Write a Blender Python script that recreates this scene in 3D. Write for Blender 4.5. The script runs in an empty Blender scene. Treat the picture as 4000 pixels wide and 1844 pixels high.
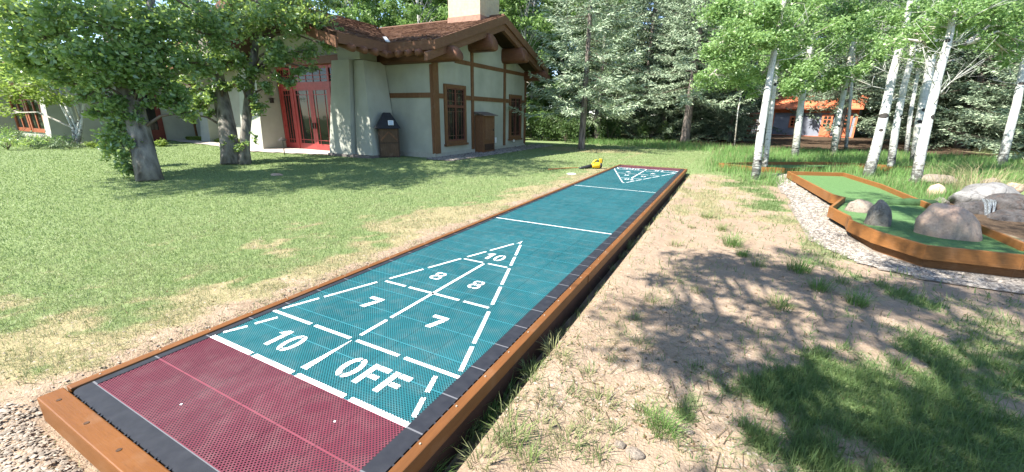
import bpy, math, random
import numpy as np
from mathutils import Vector, Matrix
random.seed(7); RNG = np.random.default_rng(11)
SC = bpy.context.scene; COL = SC.collection
FT = .3048
# ------------------------------------------------------------------ camera (solved from the court's known size)
CAM = np.array([2.1883, -1.2866, 1.5584]); FPX = 1586.5
YAW, PIT, ROL = -.4815, -.2898, .0142
FW = np.array([math.sin(YAW)*math.cos(PIT), math.cos(YAW)*math.cos(PIT), math.sin(PIT)])
_R = np.array([math.cos(YAW), -math.sin(YAW), 0]); _U = np.cross(_R, FW)
RT = _R*math.cos(ROL)+_U*math.sin(ROL); UP = -_R*math.sin(ROL)+_U*math.cos(ROL)
def at(px, py, d): return CAM+(FW+RT*(px-2000)/FPX+UP*(922-py)/FPX)*d          # survey point at a distance
def gr(px, py, z=-.1):
    r = FW+RT*(px-2000)/FPX+UP*(922-py)/FPX
    return CAM+r*((z-CAM[2])/r[2])
cd = bpy.data.cameras.new('camera'); cam = bpy.data.objects.new('camera', cd); COL.objects.link(cam)
cd.sensor_width = 36; cd.lens = 36*FPX/4000; cd.clip_end = 600; cd.clip_start = .05
M = Matrix.Identity(4)
for i in range(3): M[i][0] = RT[i]; M[i][1] = UP[i]; M[i][2] = -FW[i]; M[i][3] = CAM[i]
cam.matrix_world = M; SC.camera = cam
# ------------------------------------------------------------------ light
ELEV = math.radians(50); SH = np.array([.62, .79]); SH /= np.linalg.norm(SH)     # shadows fall along SH
sd = np.array([-SH[0]*math.cos(ELEV), -SH[1]*math.cos(ELEV), math.sin(ELEV)])
L = bpy.data.lights.new('sun', 'SUN'); L.energy = 5.0; L.angle = math.radians(.53); L.color = (1, .955, .88)
so = bpy.data.objects.new('sun', L); COL.objects.link(so)
so.rotation_euler = Vector(-sd).to_track_quat('-Z', 'Y').to_euler(); so.location = (-20, -20, 40)
W = bpy.data.worlds.new('World'); SC.world = W; W.use_nodes = True
nt = W.node_tree; sk = nt.nodes.new('ShaderNodeTexSky'); sk.sky_type = 'NISHITA'; sk.sun_disc = False
sk.sun_elevation = ELEV; sk.sun_rotation = math.atan2(sd[0], sd[1]); sk.altitude = 2400; sk.air_density = 1; sk.dust_density = 1.5
bg = nt.nodes['Background']; nt.links.new(sk.outputs[0], bg.inputs[0]); bg.inputs[1].default_value = .14
SC.view_settings.view_transform = 'Standard'; SC.view_settings.look = 'None'; SC.view_settings.exposure = 1.7; SC.view_settings.gamma = 1
SC.cycles.max_bounces = 6; SC.cycles.transparent_max_bounces = 12; SC.cycles.sample_clamp_indirect = 6
# ------------------------------------------------------------------ object helpers
def tag(o, label=None, cat=None, group=None, kind=None):
    if label: o['label'] = label
    if cat: o['category'] = cat
    if group: o['group'] = group
    if kind: o['kind'] = kind
    return o
def thing(name, label, cat, loc=(0, 0, 0), group=None, rz=0):
    o = bpy.data.objects.new(name, None); COL.objects.link(o); o.location = loc; o.rotation_euler = (0, 0, rz); o.empty_display_size = .3
    return tag(o, label, cat, group)
def link(name, me, m, parent=None):
    o = bpy.data.objects.new(name, me); COL.objects.link(o)
    if parent is not None: o.parent = parent
    if m is not None:
        for mm in (m if isinstance(m, (list, tuple)) else [m]): me.materials.append(mm)
    return o
def dup(root, loc, rz=0, s=1, label=None, group=None):
    r = root.copy(); COL.objects.link(r); r.location = loc; r.rotation_euler = (0, 0, rz); r.scale = (s, s, s) if not isinstance(s, tuple) else s
    if label: r['label'] = label
    if group: r['group'] = group
    for ch in list(root.children):
        c = ch.copy(); COL.objects.link(c); c.parent = r
        for g in list(ch.children):
            d = g.copy(); COL.objects.link(d); d.parent = c
    return r
class MB:
    def __init__(s, off=(0, 0, 0)): s.v = []; s.f = []; s.o = np.array(off, float)
    def add(s, vs, fs):
        n = len(s.v); s.v += [tuple(np.array(p, float)-s.o) for p in vs]; s.f += [tuple(i+n for i in f) for f in fs]; return s
    def box(s, x0, x1, y0, y1, z0, z1, b=None):
        a = (x0, x1, y0, y1, z0, z1)
        if b is None: b = (x0, x1, y0, y1)
        return s.add([(x0, y0, z0), (x1, y0, z0), (x1, y1, z0), (x0, y1, z0), (b[0], b[2], z1), (b[1], b[2], z1), (b[1], b[3], z1), (b[0], b[3], z1)],
                     [(3, 2, 1, 0), (4, 5, 6, 7), (0, 1, 5, 4), (1, 2, 6, 5), (2, 3, 7, 6), (3, 0, 4, 7)])
    def prism(s, poly, d):                # poly: 3D loop, d: extrusion vector
        n = len(poly); d = np.array(d, float)
        p = [np.array(q, float) for q in poly]
        nrm = sum((np.cross(p[i], p[(i+1) % n]) for i in range(n)), np.zeros(3))
        if np.dot(nrm, d) < 0: p = p[::-1]
        return s.add(p+[q+d for q in p], [tuple(range(n-1, -1, -1)), tuple(range(n, 2*n))]+[(i, (i+1) % n, n+(i+1) % n, n+i) for i in range(n)])
    def bar(s, a, b, w, h, up=(0, 0, 1)):  # rectangular bar from a to b
        a = np.array(a, float); b = np.array(b, float); t = b-a; t /= np.linalg.norm(t)
        u = np.array(up, float); r = np.cross(t, u); r /= np.linalg.norm(r); u = np.cross(r, t)
        return s.prism([a-r*w/2-u*h/2, a+r*w/2-u*h/2, a+r*w/2+u*h/2, a-r*w/2+u*h/2], b-a)
    def tube(s, pts, rad, n=8, cap=True):
        pts = [np.array(p, float) for p in pts]; k = len(pts)
        if np.isscalar(rad): rad = [rad]*k
        vs = []; ref = np.array([.31, .17, .93])
        for i, p in enumerate(pts):
            t = pts[min(i+1, k-1)]-pts[max(i-1, 0)]; t /= (np.linalg.norm(t)+1e-9)
            if abs(np.dot(t, ref)) > .97: ref = np.array([.9, .3, .1])
            u = np.cross(t, ref); u /= np.linalg.norm(u); w = np.cross(t, u)
            for j in range(n):
                a = 2*math.pi*j/n; vs.append(p+(u*math.cos(a)+w*math.sin(a))*rad[i])
        fs = [(i*n+j, i*n+(j+1) % n, (i+1)*n+(j+1) % n, (i+1)*n+j) for i in range(k-1) for j in range(n)]
        if cap: fs += [tuple(range(n-1, -1, -1)), tuple((k-1)*n+j for j in range(n))]
        return s.add(vs, fs)
    def build(s, name, m, parent=None, smooth=False, bevel=0):
        me = bpy.data.meshes.new(name); me.from_pydata(s.v, [], s.f); me.update()
        if smooth: me.polygons.foreach_set('use_smooth', [True]*len(me.polygons))
        o = link(name, me, m, parent)
        if bevel:
            b = o.modifiers.new('bevel', 'BEVEL'); b.width = bevel; b.segments = 2; b.limit_method = 'ANGLE'
        return o
def fastmesh(name, verts, k, m, parent=None, col=None, smooth=False):   # verts (N*k,3): N separate k-gons
    verts = np.ascontiguousarray(verts, dtype=np.float32).reshape(-1, 3); nv = len(verts); nf = nv//k
    me = bpy.data.meshes.new(name); me.vertices.add(nv); me.vertices.foreach_set('co', verts.ravel())
    me.loops.add(nv); me.loops.foreach_set('vertex_index', np.arange(nv, dtype=np.int32))
    me.polygons.add(nf); me.polygons.foreach_set('loop_start', np.arange(0, nv, k, dtype=np.int32))
    try: me.polygons.foreach_set('loop_total', np.full(nf, k, dtype=np.int32))
    except Exception: pass
    if col is not None:
        at_ = me.color_attributes.new('tint', 'FLOAT_COLOR', 'POINT'); at_.data.foreach_set('color', np.ascontiguousarray(col, dtype=np.float32).ravel())
    me.update(calc_edges=True)
    return link(name, me, m, parent)
# value noise
_P = np.random.default_rng(3).random((256, 256))
def vn(x, y):
    xi = np.floor(x).astype(int); yi = np.floor(y).astype(int); fx = x-xi; fy = y-yi
    fx = fx*fx*(3-2*fx); fy = fy*fy*(3-2*fy); a = lambda i, j: _P[(xi+i) & 255, (yi+j) & 255]
    return (a(0, 0)*(1-fx)+a(1, 0)*fx)*(1-fy)+(a(0, 1)*(1-fx)+a(1, 1)*fx)*fy
def fbm(x, y, o=4): return sum(vn(x*2**i+17*i, y*2**i+31*i)*.5**i for i in range(o))/sum(.5**i for i in range(o))
def ss(a, b, x): t = np.clip((x-a)/(b-a), 0, 1); return t*t*(3-2*t)
# ------------------------------------------------------------------ materials
class NT:
    def __init__(s, name):
        s.m = bpy.data.materials.new(name); s.m.use_nodes = True; s.t = s.m.node_tree; s.b = s.t.nodes['Principled BSDF']; s.out = s.t.nodes['Material Output']
    def n(s, typ, **k):
        nd = s.t.nodes.new('ShaderNode'+typ)
        for a, v in k.items():
            if a in nd.inputs.keys() or a.replace('_', ' ') in nd.inputs.keys():
                key = a if a in nd.inputs.keys() else a.replace('_', ' '); s.set(nd.inputs[key], v)
            else: setattr(nd, a, v)
        return nd
    def set(s, inp, v):
        if isinstance(v, bpy.types.NodeSocket): s.t.links.new(v, inp)
        elif isinstance(v, tuple) and len(v) == 3 and inp.type == 'RGBA': inp.default_value = (*v, 1)
        else: inp.default_value = v
    def math(s, op, a, b=None, c=None):
        nd = s.t.nodes.new('ShaderNodeMath'); nd.operation = op; s.set(nd.inputs[0], a)
        if b is not None: s.set(nd.inputs[1], b)
        if c is not None: s.set(nd.inputs[2], c)
        return nd.outputs[0]
    def mix(s, f, a, b, mode='MIX'):
        nd = s.t.nodes.new('ShaderNodeMix'); nd.data_type = 'RGBA'; nd.blend_type = mode
        s.set(nd.inputs[0], f); s.set(nd.inputs[6], a); s.set(nd.inputs[7], b); return nd.outputs[2]
    def ramp(s, f, a, b): 
        nd = s.t.nodes.new('ShaderNodeMapRange'); s.set(nd.inputs[0], f); nd.inputs[1].default_value = a; nd.inputs[2].default_value = b; return nd.outputs[0]
    def coord(s, scale=(1, 1, 1), which='Object'):
        tc = s.t.nodes.new('ShaderNodeTexCoord'); mp = s.t.nodes.new('ShaderNodeMapping'); mp.inputs['Scale'].default_value = scale
        s.t.links.new(tc.outputs[which], mp.inputs[0]); return mp.outputs[0]
    def noise(s, scale, detail=4, vec=None, rough=.55):
        return s.n('TexNoise', Scale=scale, Detail=detail, Roughness=rough, Vector=vec if vec is not None else s.coord()).outputs[0]
    def bump(s, h, strength=.3, dist=.01):
        s.set(s.b.inputs['Normal'], s.n('Bump', Height=h, Strength=strength, Distance=dist).outputs[0])
    def fin(s, col, rough=.7, spec=.3):
        s.set(s.b.inputs['Base Color'], col); s.set(s.b.inputs['Roughness'], rough); s.b.inputs['Specular IOR Level'].default_value = spec; return s.m
def plain(name, c, rough=.7, var=.25, scale=8, bump=.0, spec=.3, stretch=(1, 1, 1), metal=0, dark=None):
    t = NT(name); v = t.coord(stretch); f = t.noise(scale, 6, v, .65)
    col = t.mix(t.ramp(f, .3, .7), tuple(x*(1-var) for x in c) if dark is None else dark, tuple(min(1, x*(1+var)) for x in c))
    if bump: t.bump(t.noise(scale*6, 5, v), bump, .01)
    t.b.inputs['Metallic'].default_value = metal
    return t.fin(col, rough, spec)
def leafmat(name, dark, light, rough=.45, trans=.35, tcol=None, spec=.4, attr=False):
    t = NT(name); ri = t.n('NewGeometry').outputs['Random Per Island']
    if attr: col = t.n('VertexColor', layer_name='tint').outputs[0]
    else: col = t.mix(ri, dark, light)
    t.fin(col, rough, spec)
    tr = t.n('BsdfTranslucent'); t.set(tr.inputs[0], t.mix(.5, col, tcol if tcol else tuple(x*1.3 for x in light)))
    mx = t.n('MixShader'); mx.inputs[0].default_value = trans
    t.t.links.new(t.b.outputs[0], mx.inputs[1]); t.t.links.new(tr.outputs[0], mx.inputs[2]); t.t.links.new(mx.outputs[0], t.out.inputs[0])
    return t.m
def lattice(name, c, joint=None, var=.12):
    """perforated sport tile: diamond strands with real see-through holes"""
    t = NT(name); tc = t.n('TexCoord'); sp = t.n('SeparateXYZ', Vector=tc.outputs['Object']); X, Y = sp.outputs[0], sp.outputs[1]
    P = .021
    u = t.math('FRACT', t.math('DIVIDE', t.math('ADD', X, t.math('MULTIPLY', Y, 1.0)), P)); v = t.math('FRACT', t.math('DIVIDE', t.math('SUBTRACT', X, Y), P))
    hole = t.math('MULTIPLY', t.math('GREATER_THAN', u, .42), t.math('GREATER_THAN', v, .42))
    jy = t.math('LESS_THAN', t.math('ABSOLUTE', t.math('SUBTRACT', t.math('FRACT', t.math('ADD', t.math('DIVIDE', Y, FT), 100.5)), .5)), .014)
    jx = t.math('LESS_THAN', t.math('ABSOLUTE', t.math('SUBTRACT', t.math('FRACT', t.math('ADD', t.math('DIVIDE', X, FT), 100.5)), .5)), .016)
    f = t.ramp(t.noise(2.2, 5), .3, .75); f2 = t.ramp(t.noise(9, 4), .45, .75)
    # every tile is a slightly different batch
    tid = t.n('TexWhiteNoise', noise_dimensions='2D', Vector=t.n('CombineXYZ', X=t.math('FLOOR', t.math('DIVIDE', X, FT)), Y=t.math('FLOOR', t.math('DIVIDE', Y, FT))).outputs[0]).outputs[0]
    col = t.mix(f, tuple(x*(1-var) for x in c), tuple(x*(1+var) for x in c))
    col = t.mix(t.math('MULTIPLY', tid, .22), col, tuple(x*1.35 for x in c))
    col = t.mix(t.math('MULTIPLY', f2, .13), col, (.30, .27, .23)); col = t.mix(t.math('MULTIPLY', t.ramp(t.noise(1.3, 6, None, .75), .52, .78), .30), col, tuple(min(.6, x*1.5+.05) for x in c))       # dust
    if joint:
        col = t.mix(t.math('MULTIPLY', jy, .75), col, joint); col = t.mix(t.math('MULTIPLY', jx, .45), col, tuple(x*.45 for x in c))  # cross joints lightened to paint in the gleam of glossy tile edges
    t.fin(col, .5, .35)
    a = t.math('SUBTRACT', 1, t.math('MULTIPLY', hole, t.math('SUBTRACT', 1, jy)))
    t.set(t.b.inputs['Alpha'], a); return t.m
MT = {}
def wood(name, c, rough=.6, scale=5, stretch=(1, 12, 12), var=.35):
    t = NT(name); v = t.coord(stretch); f = t.noise(scale, 6, v, .6); k = t.noise(1.3, 3); fine = t.noise(scale*5, 5, v, .7); sc = max(stretch)/2.2
    kv = t.n('TexVoronoi', Scale=1.0, Vector=t.coord(tuple(q/sc*1.1 for q in stretch))).outputs[0]
    col = t.mix(t.ramp(f, .3, .72), tuple(x*(1-var) for x in c), tuple(x*(1+var*.6) for x in c)); col = t.mix(t.math('MULTIPLY', t.ramp(k, .4, .75), .35), col, tuple(x*.55 for x in c))
    col = t.mix(t.math('MULTIPLY', t.ramp(fine, .52, .7), .4), col, tuple(x*.5 for x in c)); col = t.mix(t.math('MULTIPLY', t.ramp(kv, .16, .05), .7), col, tuple(x*.3 for x in c))
    col = t.mix(t.math('MULTIPLY', t.ramp(t.noise(4.5, 5), .55, .8), .16), col, (.36, .28, .20))
    t.bump(t.math('ADD', f, t.math('MULTIPLY', fine, .5)), .35, .004); return t.fin(col, rough, .3)
MT['teal'] = lattice('teal sport tile', (.013, .108, .128), (.032, .155, .185))
MT['red'] = lattice('maroon sport tile', (.115, .023, .037), (.19, .05, .066))
MT['white'] = lattice('white line paint', (.86, .88, .88), None, .04)
MT['pad'] = plain('dark underlay', (.012, .03, .032), .9)
def _rub():
    t = NT('black rubber edging'); sp = t.n('SeparateXYZ', Vector=t.n('TexCoord').outputs['Object'])
    f = t.noise(14, 6); jy = t.math('LESS_THAN', t.math('ABSOLUTE', t.math('SUBTRACT', t.math('FRACT', t.math('ADD', t.math('DIVIDE', sp.outputs[1], FT), 100.5)), .5)), .016)
    col = t.mix(t.ramp(f, .35, .75), (.012, .013, .018), (.024, .025, .031)); col = t.mix(jy, col, (.12, .12, .13)); t.bump(f, .15, .004)
    return t.fin(col, .55, .4)
MT['rubber'] = _rub()
MT['deckY'] = wood('stained plank long', (.155, .060, .0165), .5, 3, (9, .8, 9), .22); MT['deckX'] = wood('stained plank across', (.165, .062, .0145), .45, 2.5, (.8, 9, 9), .16)
MT['golfwood'] = wood('golf border plank', (.24, .10, .028), .6, 4, (3, 3, 16), .2)
MT['trim'] = wood('brown trim', (.165, .076, .034), .6, 4, (8, 8, 1.2)); MT['fascia'] = wood('brown fascia', (.165, .078, .042), .6, 4, (1.5, 1.5, 12)); MT['log'] = wood('log beam', (.165, .07, .036), .55, 4, (1.2, 12, 12))
MT['soffit'] = plain('soffit boards', (.05, .025, .016), .8, .3, 6)
def _stucco():
    t = NT('stucco'); f = t.noise(1.1, 4); g = t.noise(60, 3)
    col = t.mix(t.ramp(f, .3, .7), (.31, .32, .27), (.40, .40, .34)); col = t.mix(t.math('MULTIPLY', t.ramp(t.noise(2.2, 6, t.coord((1, 1, .25)), .7), .5, .8), .35), col, (.26, .26, .21)); t.bump(g, .6, .008); return t.fin(col, .9, .15)
MT['stucco'] = _stucco(); MT['plinth'] = plain('plinth', (.33, .32, .27), .9, .12, 4)
MT['reddoor'] = plain('red door paint', (.30, .045, .04), .4, .2, 5); MT['winframe'] = plain('dark red window frame', (.12, .042, .03), .5, .2, 5); MT['muntin'] = plain('dark muntin', (.11, .05, .035), .5, .2, 5)
def _glass():
    t = NT('window glass'); f = t.noise(1.7, 2)
    t.bump(f, .06, .05); m = t.fin((.010, .012, .010), .05, .25); return m
MT['glass'] = _glass()
def _shake():
    t = NT('cedar shakes'); ri = t.n('NewGeometry').outputs['Random Per Island']; f = t.noise(9, 5)
    col = t.mix(ri, (.075, .038, .024), (.20, .115, .075)); col = t.mix(t.math('MULTIPLY', f, .35), col, (.06, .035, .028)); t.bump(t.noise(30, 4), .4, .01); return t.fin(col, .85, .15)
MT['shake'] = _shake(); MT['flash'] = plain('valley flashing', (.60, .60, .60), .35, .1, 4, metal=.4)
def _stone():
    t = NT('chimney stone'); br = t.n('TexBrick', Vector=t.coord((1, 1, 1)), Scale=2.3, Mortar_Size=.012, Bias=.1)
    tc = t.n('TexCoord'); sp = t.n('SeparateXYZ', Vector=tc.outputs['Object'])
    cv = t.n('CombineXYZ', X=t.math('ADD', sp.outputs[0], sp.outputs[1]), Y=sp.outputs[2]); t.set(br.inputs['Vector'], cv.outputs[0])
    br.inputs['Color1'].default_value = (.52, .38, .22, 1); br.inputs['Color2'].default_value = (.40, .33, .24, 1); br.inputs['Mortar'].default_value = (.30, .26, .20, 1)
    br.inputs['Row Height'].default_value = .33; br.inputs['Brick Width'].default_value = .9; br.offset = .37
    col = t.mix(t.ramp(t.noise(7, 4), .3, .8), br.outputs[0], (.5, .42, .3)); t.bump(br.outputs[1], -.5, .02); return t.fin(col, .85, .2)
MT['stone'] = _stone()
def _bark(name, a, b, sc):
    t = NT(name); v = t.coord((sc, sc, sc*.22)); f = t.noise(5, 6, v, .7); g = t.n('TexVoronoi', Scale=4.5, Vector=v).outputs[0]
    h = t.math('ADD', f, t.math('MULTIPLY', g, .7)); col = t.mix(t.ramp(h, .45, 1.05), a, b); t.bump(h, .9, .05); return t.fin(col, .9, .15)
MT['bark'] = _bark('cottonwood bark', (.045, .04, .035), (.25, .23, .20), 1.6); MT['sprbark'] = _bark('spruce bark', (.06, .05, .045), (.24, .20, .175), 2.2)
def _aspen():
    t = NT('aspen bark'); w = t.n('TexNoise', Scale=3.5, Detail=3).outputs[1]
    def warp(sc, amt):
        vm = t.n('VectorMath', operation='MULTIPLY_ADD'); t.set(vm.inputs[0], w); vm.inputs[1].default_value = (amt, amt, amt); t.set(vm.inputs[2], t.coord(sc)); return vm.outputs[0]
    f = t.noise(1.6, 4, warp((2.2, 2.2, 17), .6), .65); v1 = t.n('TexVoronoi', Scale=1.0, Vector=warp((2.6, 2.6, 4.2), 1.1), Randomness=1.0); d1 = v1.outputs[0]
    pick = t.n('SeparateColor', Color=v1.outputs[1]).outputs[0]; rad = t.math('MULTIPLY', t.ramp(pick, .45, 1.0), .36); scar = t.math('LESS_THAN', d1, rad)
    line = t.math('GREATER_THAN', f, .61)
    low = t.ramp(t.n('SeparateXYZ', Vector=t.n('TexCoord').outputs['Object']).outputs[2], 1.9, .05)
    rough = t.ramp(t.math('MULTIPLY', t.noise(5, 6, warp((1.6, 1.6, 3.2), .8), .7), t.math('ADD', t.math('MULTIPLY', low, .5), .58)), .44, .52)
    col = t.mix(t.ramp(t.noise(3, 4), .3, .7), (.36, .365, .335), (.54, .54, .50)); col = t.mix(t.ramp(t.noise(1.1, 3, t.coord((1, 1, .6))), .5, .72), col, (.40, .36, .27))
    col = t.mix(t.math('MULTIPLY', line, .6), col, (.13, .12, .11)); col = t.mix(scar, col, (.04, .036, .033)); col = t.mix(t.math('MULTIPLY', rough, .85), col, (.085, .078, .07))
    t.bump(t.math('ADD', f, rough), .4, .012); return t.fin(col, .8, .15)
MT['aspen'] = _aspen(); MT['twig'] = plain('pale twig', (.42, .38, .33), .8, .3, 10); MT['dtwig'] = plain('brown twig', (.13, .10, .08), .85, .3, 10)
MT['cot'] = leafmat('cottonwood leaf', (.075, .16, .06), (.25, .36, .17), .26, .44, (.58, .74, .11), 1.0)
MT['asp'] = leafmat('aspen leaf', (.14, .25, .085), (.30, .43, .17), .40, .42, (.38, .58, .15), .5)
MT['lime'] = leafmat('pale shrub leaf', (.17, .24, .05), (.26, .34, .08), .5, .45, (.3, .42, .06), .35)
MT['bgl'] = leafmat('woodland leaf', (.12, .21, .065), (.26, .37, .13), .5, .42, (.2, .36, .06), .35)
MT['bgd'] = leafmat('understory leaf', (.055, .11, .035), (.13, .20, .065), .5, .35, (.12, .2, .04), .35)
MT['spr'] = leafmat('blue spruce needles', (.14, .21, .12), (.50, .58, .40), .6, .12, (.1, .15, .08), .25)
MT['spg'] = leafmat('green spruce needles', (.08, .13, .065), (.28, .34, .19), .6, .12, (.1, .15, .05), .25)
MT['spd'] = leafmat('dark spruce needles', (.065, .11, .068), (.25, .31, .20), .6, .1, (.06, .1, .04), .25)
MT['grass'] = leafmat('grass blade', (.05, .1, .02), (.1, .17, .04), .55, .35, (.16, .26, .05), .3, attr=True)
MT['turf'] = plain('artificial turf', (.085, .165, .055), .85, .3, 30, .8); MT['turf_shade'] = plain('turf mound', (.04, .085, .03), .9, .3, 40, .6)
MT['screw'] = plain('screw head', (.42, .36, .28), .4, .1, 8, metal=.3); MT['knot'] = plain('plugged screw', (.06, .03, .015), .6, .2, 8); MT['metal'] = plain('dark metal', (.06, .055, .05), .45, .2, 8, metal=.5); MT['whitep'] = plain('white plastic', (.7, .7, .7), .4, .05, 5)
def rockmat(name, a, b, c, sc=2.2, ck=.25):
    t = NT(name); f = t.noise(sc*1.6, 8, None, .68); g = t.noise(sc*14, 6, None, .75); s = t.noise(sc*1.2, 5, t.coord((3, 3, .6)), .65)
    wv = t.n('VectorMath', operation='MULTIPLY_ADD'); t.set(wv.inputs[0], t.n('TexNoise', Scale=sc*2, Detail=4).outputs[1]); wv.inputs[1].default_value = (.35, .35, .35); t.set(wv.inputs[2], t.coord((1, 1, 1)))
    cr = t.n('TexVoronoi', feature='DISTANCE_TO_EDGE', Scale=sc*1.1, Vector=wv.outputs[0]).outputs[0]; crack = t.ramp(cr, .022, .0)
    col = t.mix(t.ramp(f, .35, .65), a, b); col = t.mix(t.math('MULTIPLY', t.ramp(s, .48, .66), .8), col, c); col = t.mix(t.math('MULTIPLY', t.ramp(g, .5, .7), .55), col, tuple(x*.45 for x in a)); col = t.mix(t.math('MULTIPLY', t.ramp(g, .45, .3), .35), col, tuple(x*1.5 for x in b))
    col = t.mix(t.math('MULTIPLY', crack, ck), col, tuple(x*.3 for x in a))
    t.bump(t.math('SUBTRACT', t.math('ADD', f, t.math('MULTIPLY', g, .35)), t.math('MULTIPLY', crack, ck*2)), .55+ck, .03); return t.fin(col, .85, .25)
MT['r_tan'] = rockmat('tan boulder', (.42, .275, .195), (.47, .34, .25), (.30, .235, .185), 2.2, .04); MT['r_grey'] = rockmat('grey stone', (.155, .142, .125), (.22, .20, .175), (.16, .135, .105), 4)
MT['r_pale'] = rockmat('pale stone', (.23, .185, .145), (.29, .24, .19), (.19, .165, .135), 4); MT['r_wet'] = rockmat('wet rock', (.045, .042, .041), (.10, .092, .088), (.07, .048, .038), 3.4); MT['r_slab'] = rockmat('grey slab', (.16, .155, .15), (.25, .24, .225), (.12, .115, .11), 2.4)
def _peb(name, a, b):
    t = NT(name); ri = t.n('NewGeometry').outputs['Random Per Island']; return t.fin(t.mix(ri, a, b), .8, .25)
MT['peb'] = _peb('pebbles', (.11, .095, .08), (.38, .335, .28)); MT['crush'] = _peb('crushed stone', (.14, .115, .09), (.36, .30, .24))
MT['gravelbase'] = plain('gravel bed', (.24, .20, .16), .95, .45, 60, .8)
def _ground():
    t = NT('ground'); a = t.n('VertexColor', layer_name='zone'); sp = t.n('SeparateColor', Color=a.outputs[0])
    n1 = t.noise(1.6, 6); n2 = t.noise(14, 5); n3 = t.noise(70, 4)
    dirt = t.mix(t.ramp(n1, .3, .7), (.255, .185, .128), (.335, .25, .18)); dirt = t.mix(t.math('MULTIPLY', t.ramp(n2, .45, .7), .45), dirt, (.19, .135, .09)); dirt = t.mix(t.math('MULTIPLY', t.ramp(n3, .52, .7), .4), dirt, (.40, .32, .25)); dirt = t.mix(t.math('MULTIPLY', t.ramp(n3, .45, .3), .35), dirt, (.13, .095, .065))
    green = t.mix(t.ramp(n2, .3, .7), (.12, .165, .065), (.19, .24, .10))
    straw = t.mix(t.ramp(n2, .3, .7), (.22, .19, .105), (.30, .25, .14))
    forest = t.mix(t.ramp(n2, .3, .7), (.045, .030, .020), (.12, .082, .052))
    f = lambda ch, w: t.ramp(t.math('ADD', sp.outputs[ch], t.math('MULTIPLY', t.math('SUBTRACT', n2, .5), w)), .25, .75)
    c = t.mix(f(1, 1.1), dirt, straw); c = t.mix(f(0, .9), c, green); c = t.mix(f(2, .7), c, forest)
    t.bump(t.math('ADD', n2, t.math('MULTIPLY', n3, .6)), .8, .03); return t.fin(c, .95, .1)
MT['ground'] = _ground()
MT['concrete'] = plain('walkway concrete', (.42, .37, .32), .9, .15, 3, .2)
# ------------------------------------------------------------------ ground zones
MG_OUT = [(3.79, 13.01), (4.18, 9.06), (4.32, 8.79), (3.90, 7.50), (4.02, 6.80), (3.98, 6.45), (4.14, 5.88), (4.51, 5.32), (5.37, 5.40), (7.2, 5.9), (7.2, 6.7), (5.66, 6.08), (5.60, 8.92), (5.52, 11.40), (5.19, 13.55)]
GRAVEL = [(3.50, 13.9), (3.45, 11.5), (3.52, 9.42), (3.42, 7.31), (3.5, 5.8), (3.85, 5.13), (4.45, 4.85), (5.35, 4.82), (7.5, 5.0), (7.5, 6.2), (6, 8), (5.4, 12), (5, 14.3)]
def inpoly(poly, x, y):
    r = np.zeros(np.shape(x), bool); n = len(poly)
    for i in range(n):
        (x0, y0), (x1, y1) = poly[i], poly[(i+1) % n]
        c = ((y0 > y) != (y1 > y)) & (x < (x1-x0)*(y-y0)/((y1-y0) or 1e-9)+x0); r ^= c
    return r
def height(x, y):
    h = np.full(np.shape(x), -.1)
    h = np.where(x > 0, -.1-.07*ss(16, 9, y), h)
    h = h+.05*ss(-3.2, -1.2, x)*ss(0, -.5, x)*ss(-1.5, 0, y)*ss(14, 11, y)
    und = ss(1.30, 1.06, np.abs(x))*ss(-.95, -.8, y)*ss(12.75, 12.6, y); h = h-.09*und
    h = h+.035*np.exp(-((x-1.30)/.16)**2)*ss(-1, -.4, y)*ss(12.7, 12, y); trench = np.exp(-((x-1.11)/.05)**2)*ss(-1, -.4, y)*ss(12.7, 12, y); h = h-.06*trench*(.5+fbm(x*3, y*3))
    h = h-.05*ss(-.7, -1.2, y)*ss(2.2, 1, x)
    h = h-.05*ss(6.9, 5.6, y)*ss(3.0, 4.2, x)
    h = h+.018*(fbm(x*1.7, y*1.7)-.5)*ss(.2, .6, np.abs(x)-1.1+5*(y > 13))
    h = h+.05*np.exp(-((x-7.6)/1.2)**2-((y-9.9)/1.9)**2)
    h = h+.9*ss(26, 45, y)*ss(-30, 0, x)*.25
    return h
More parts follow.
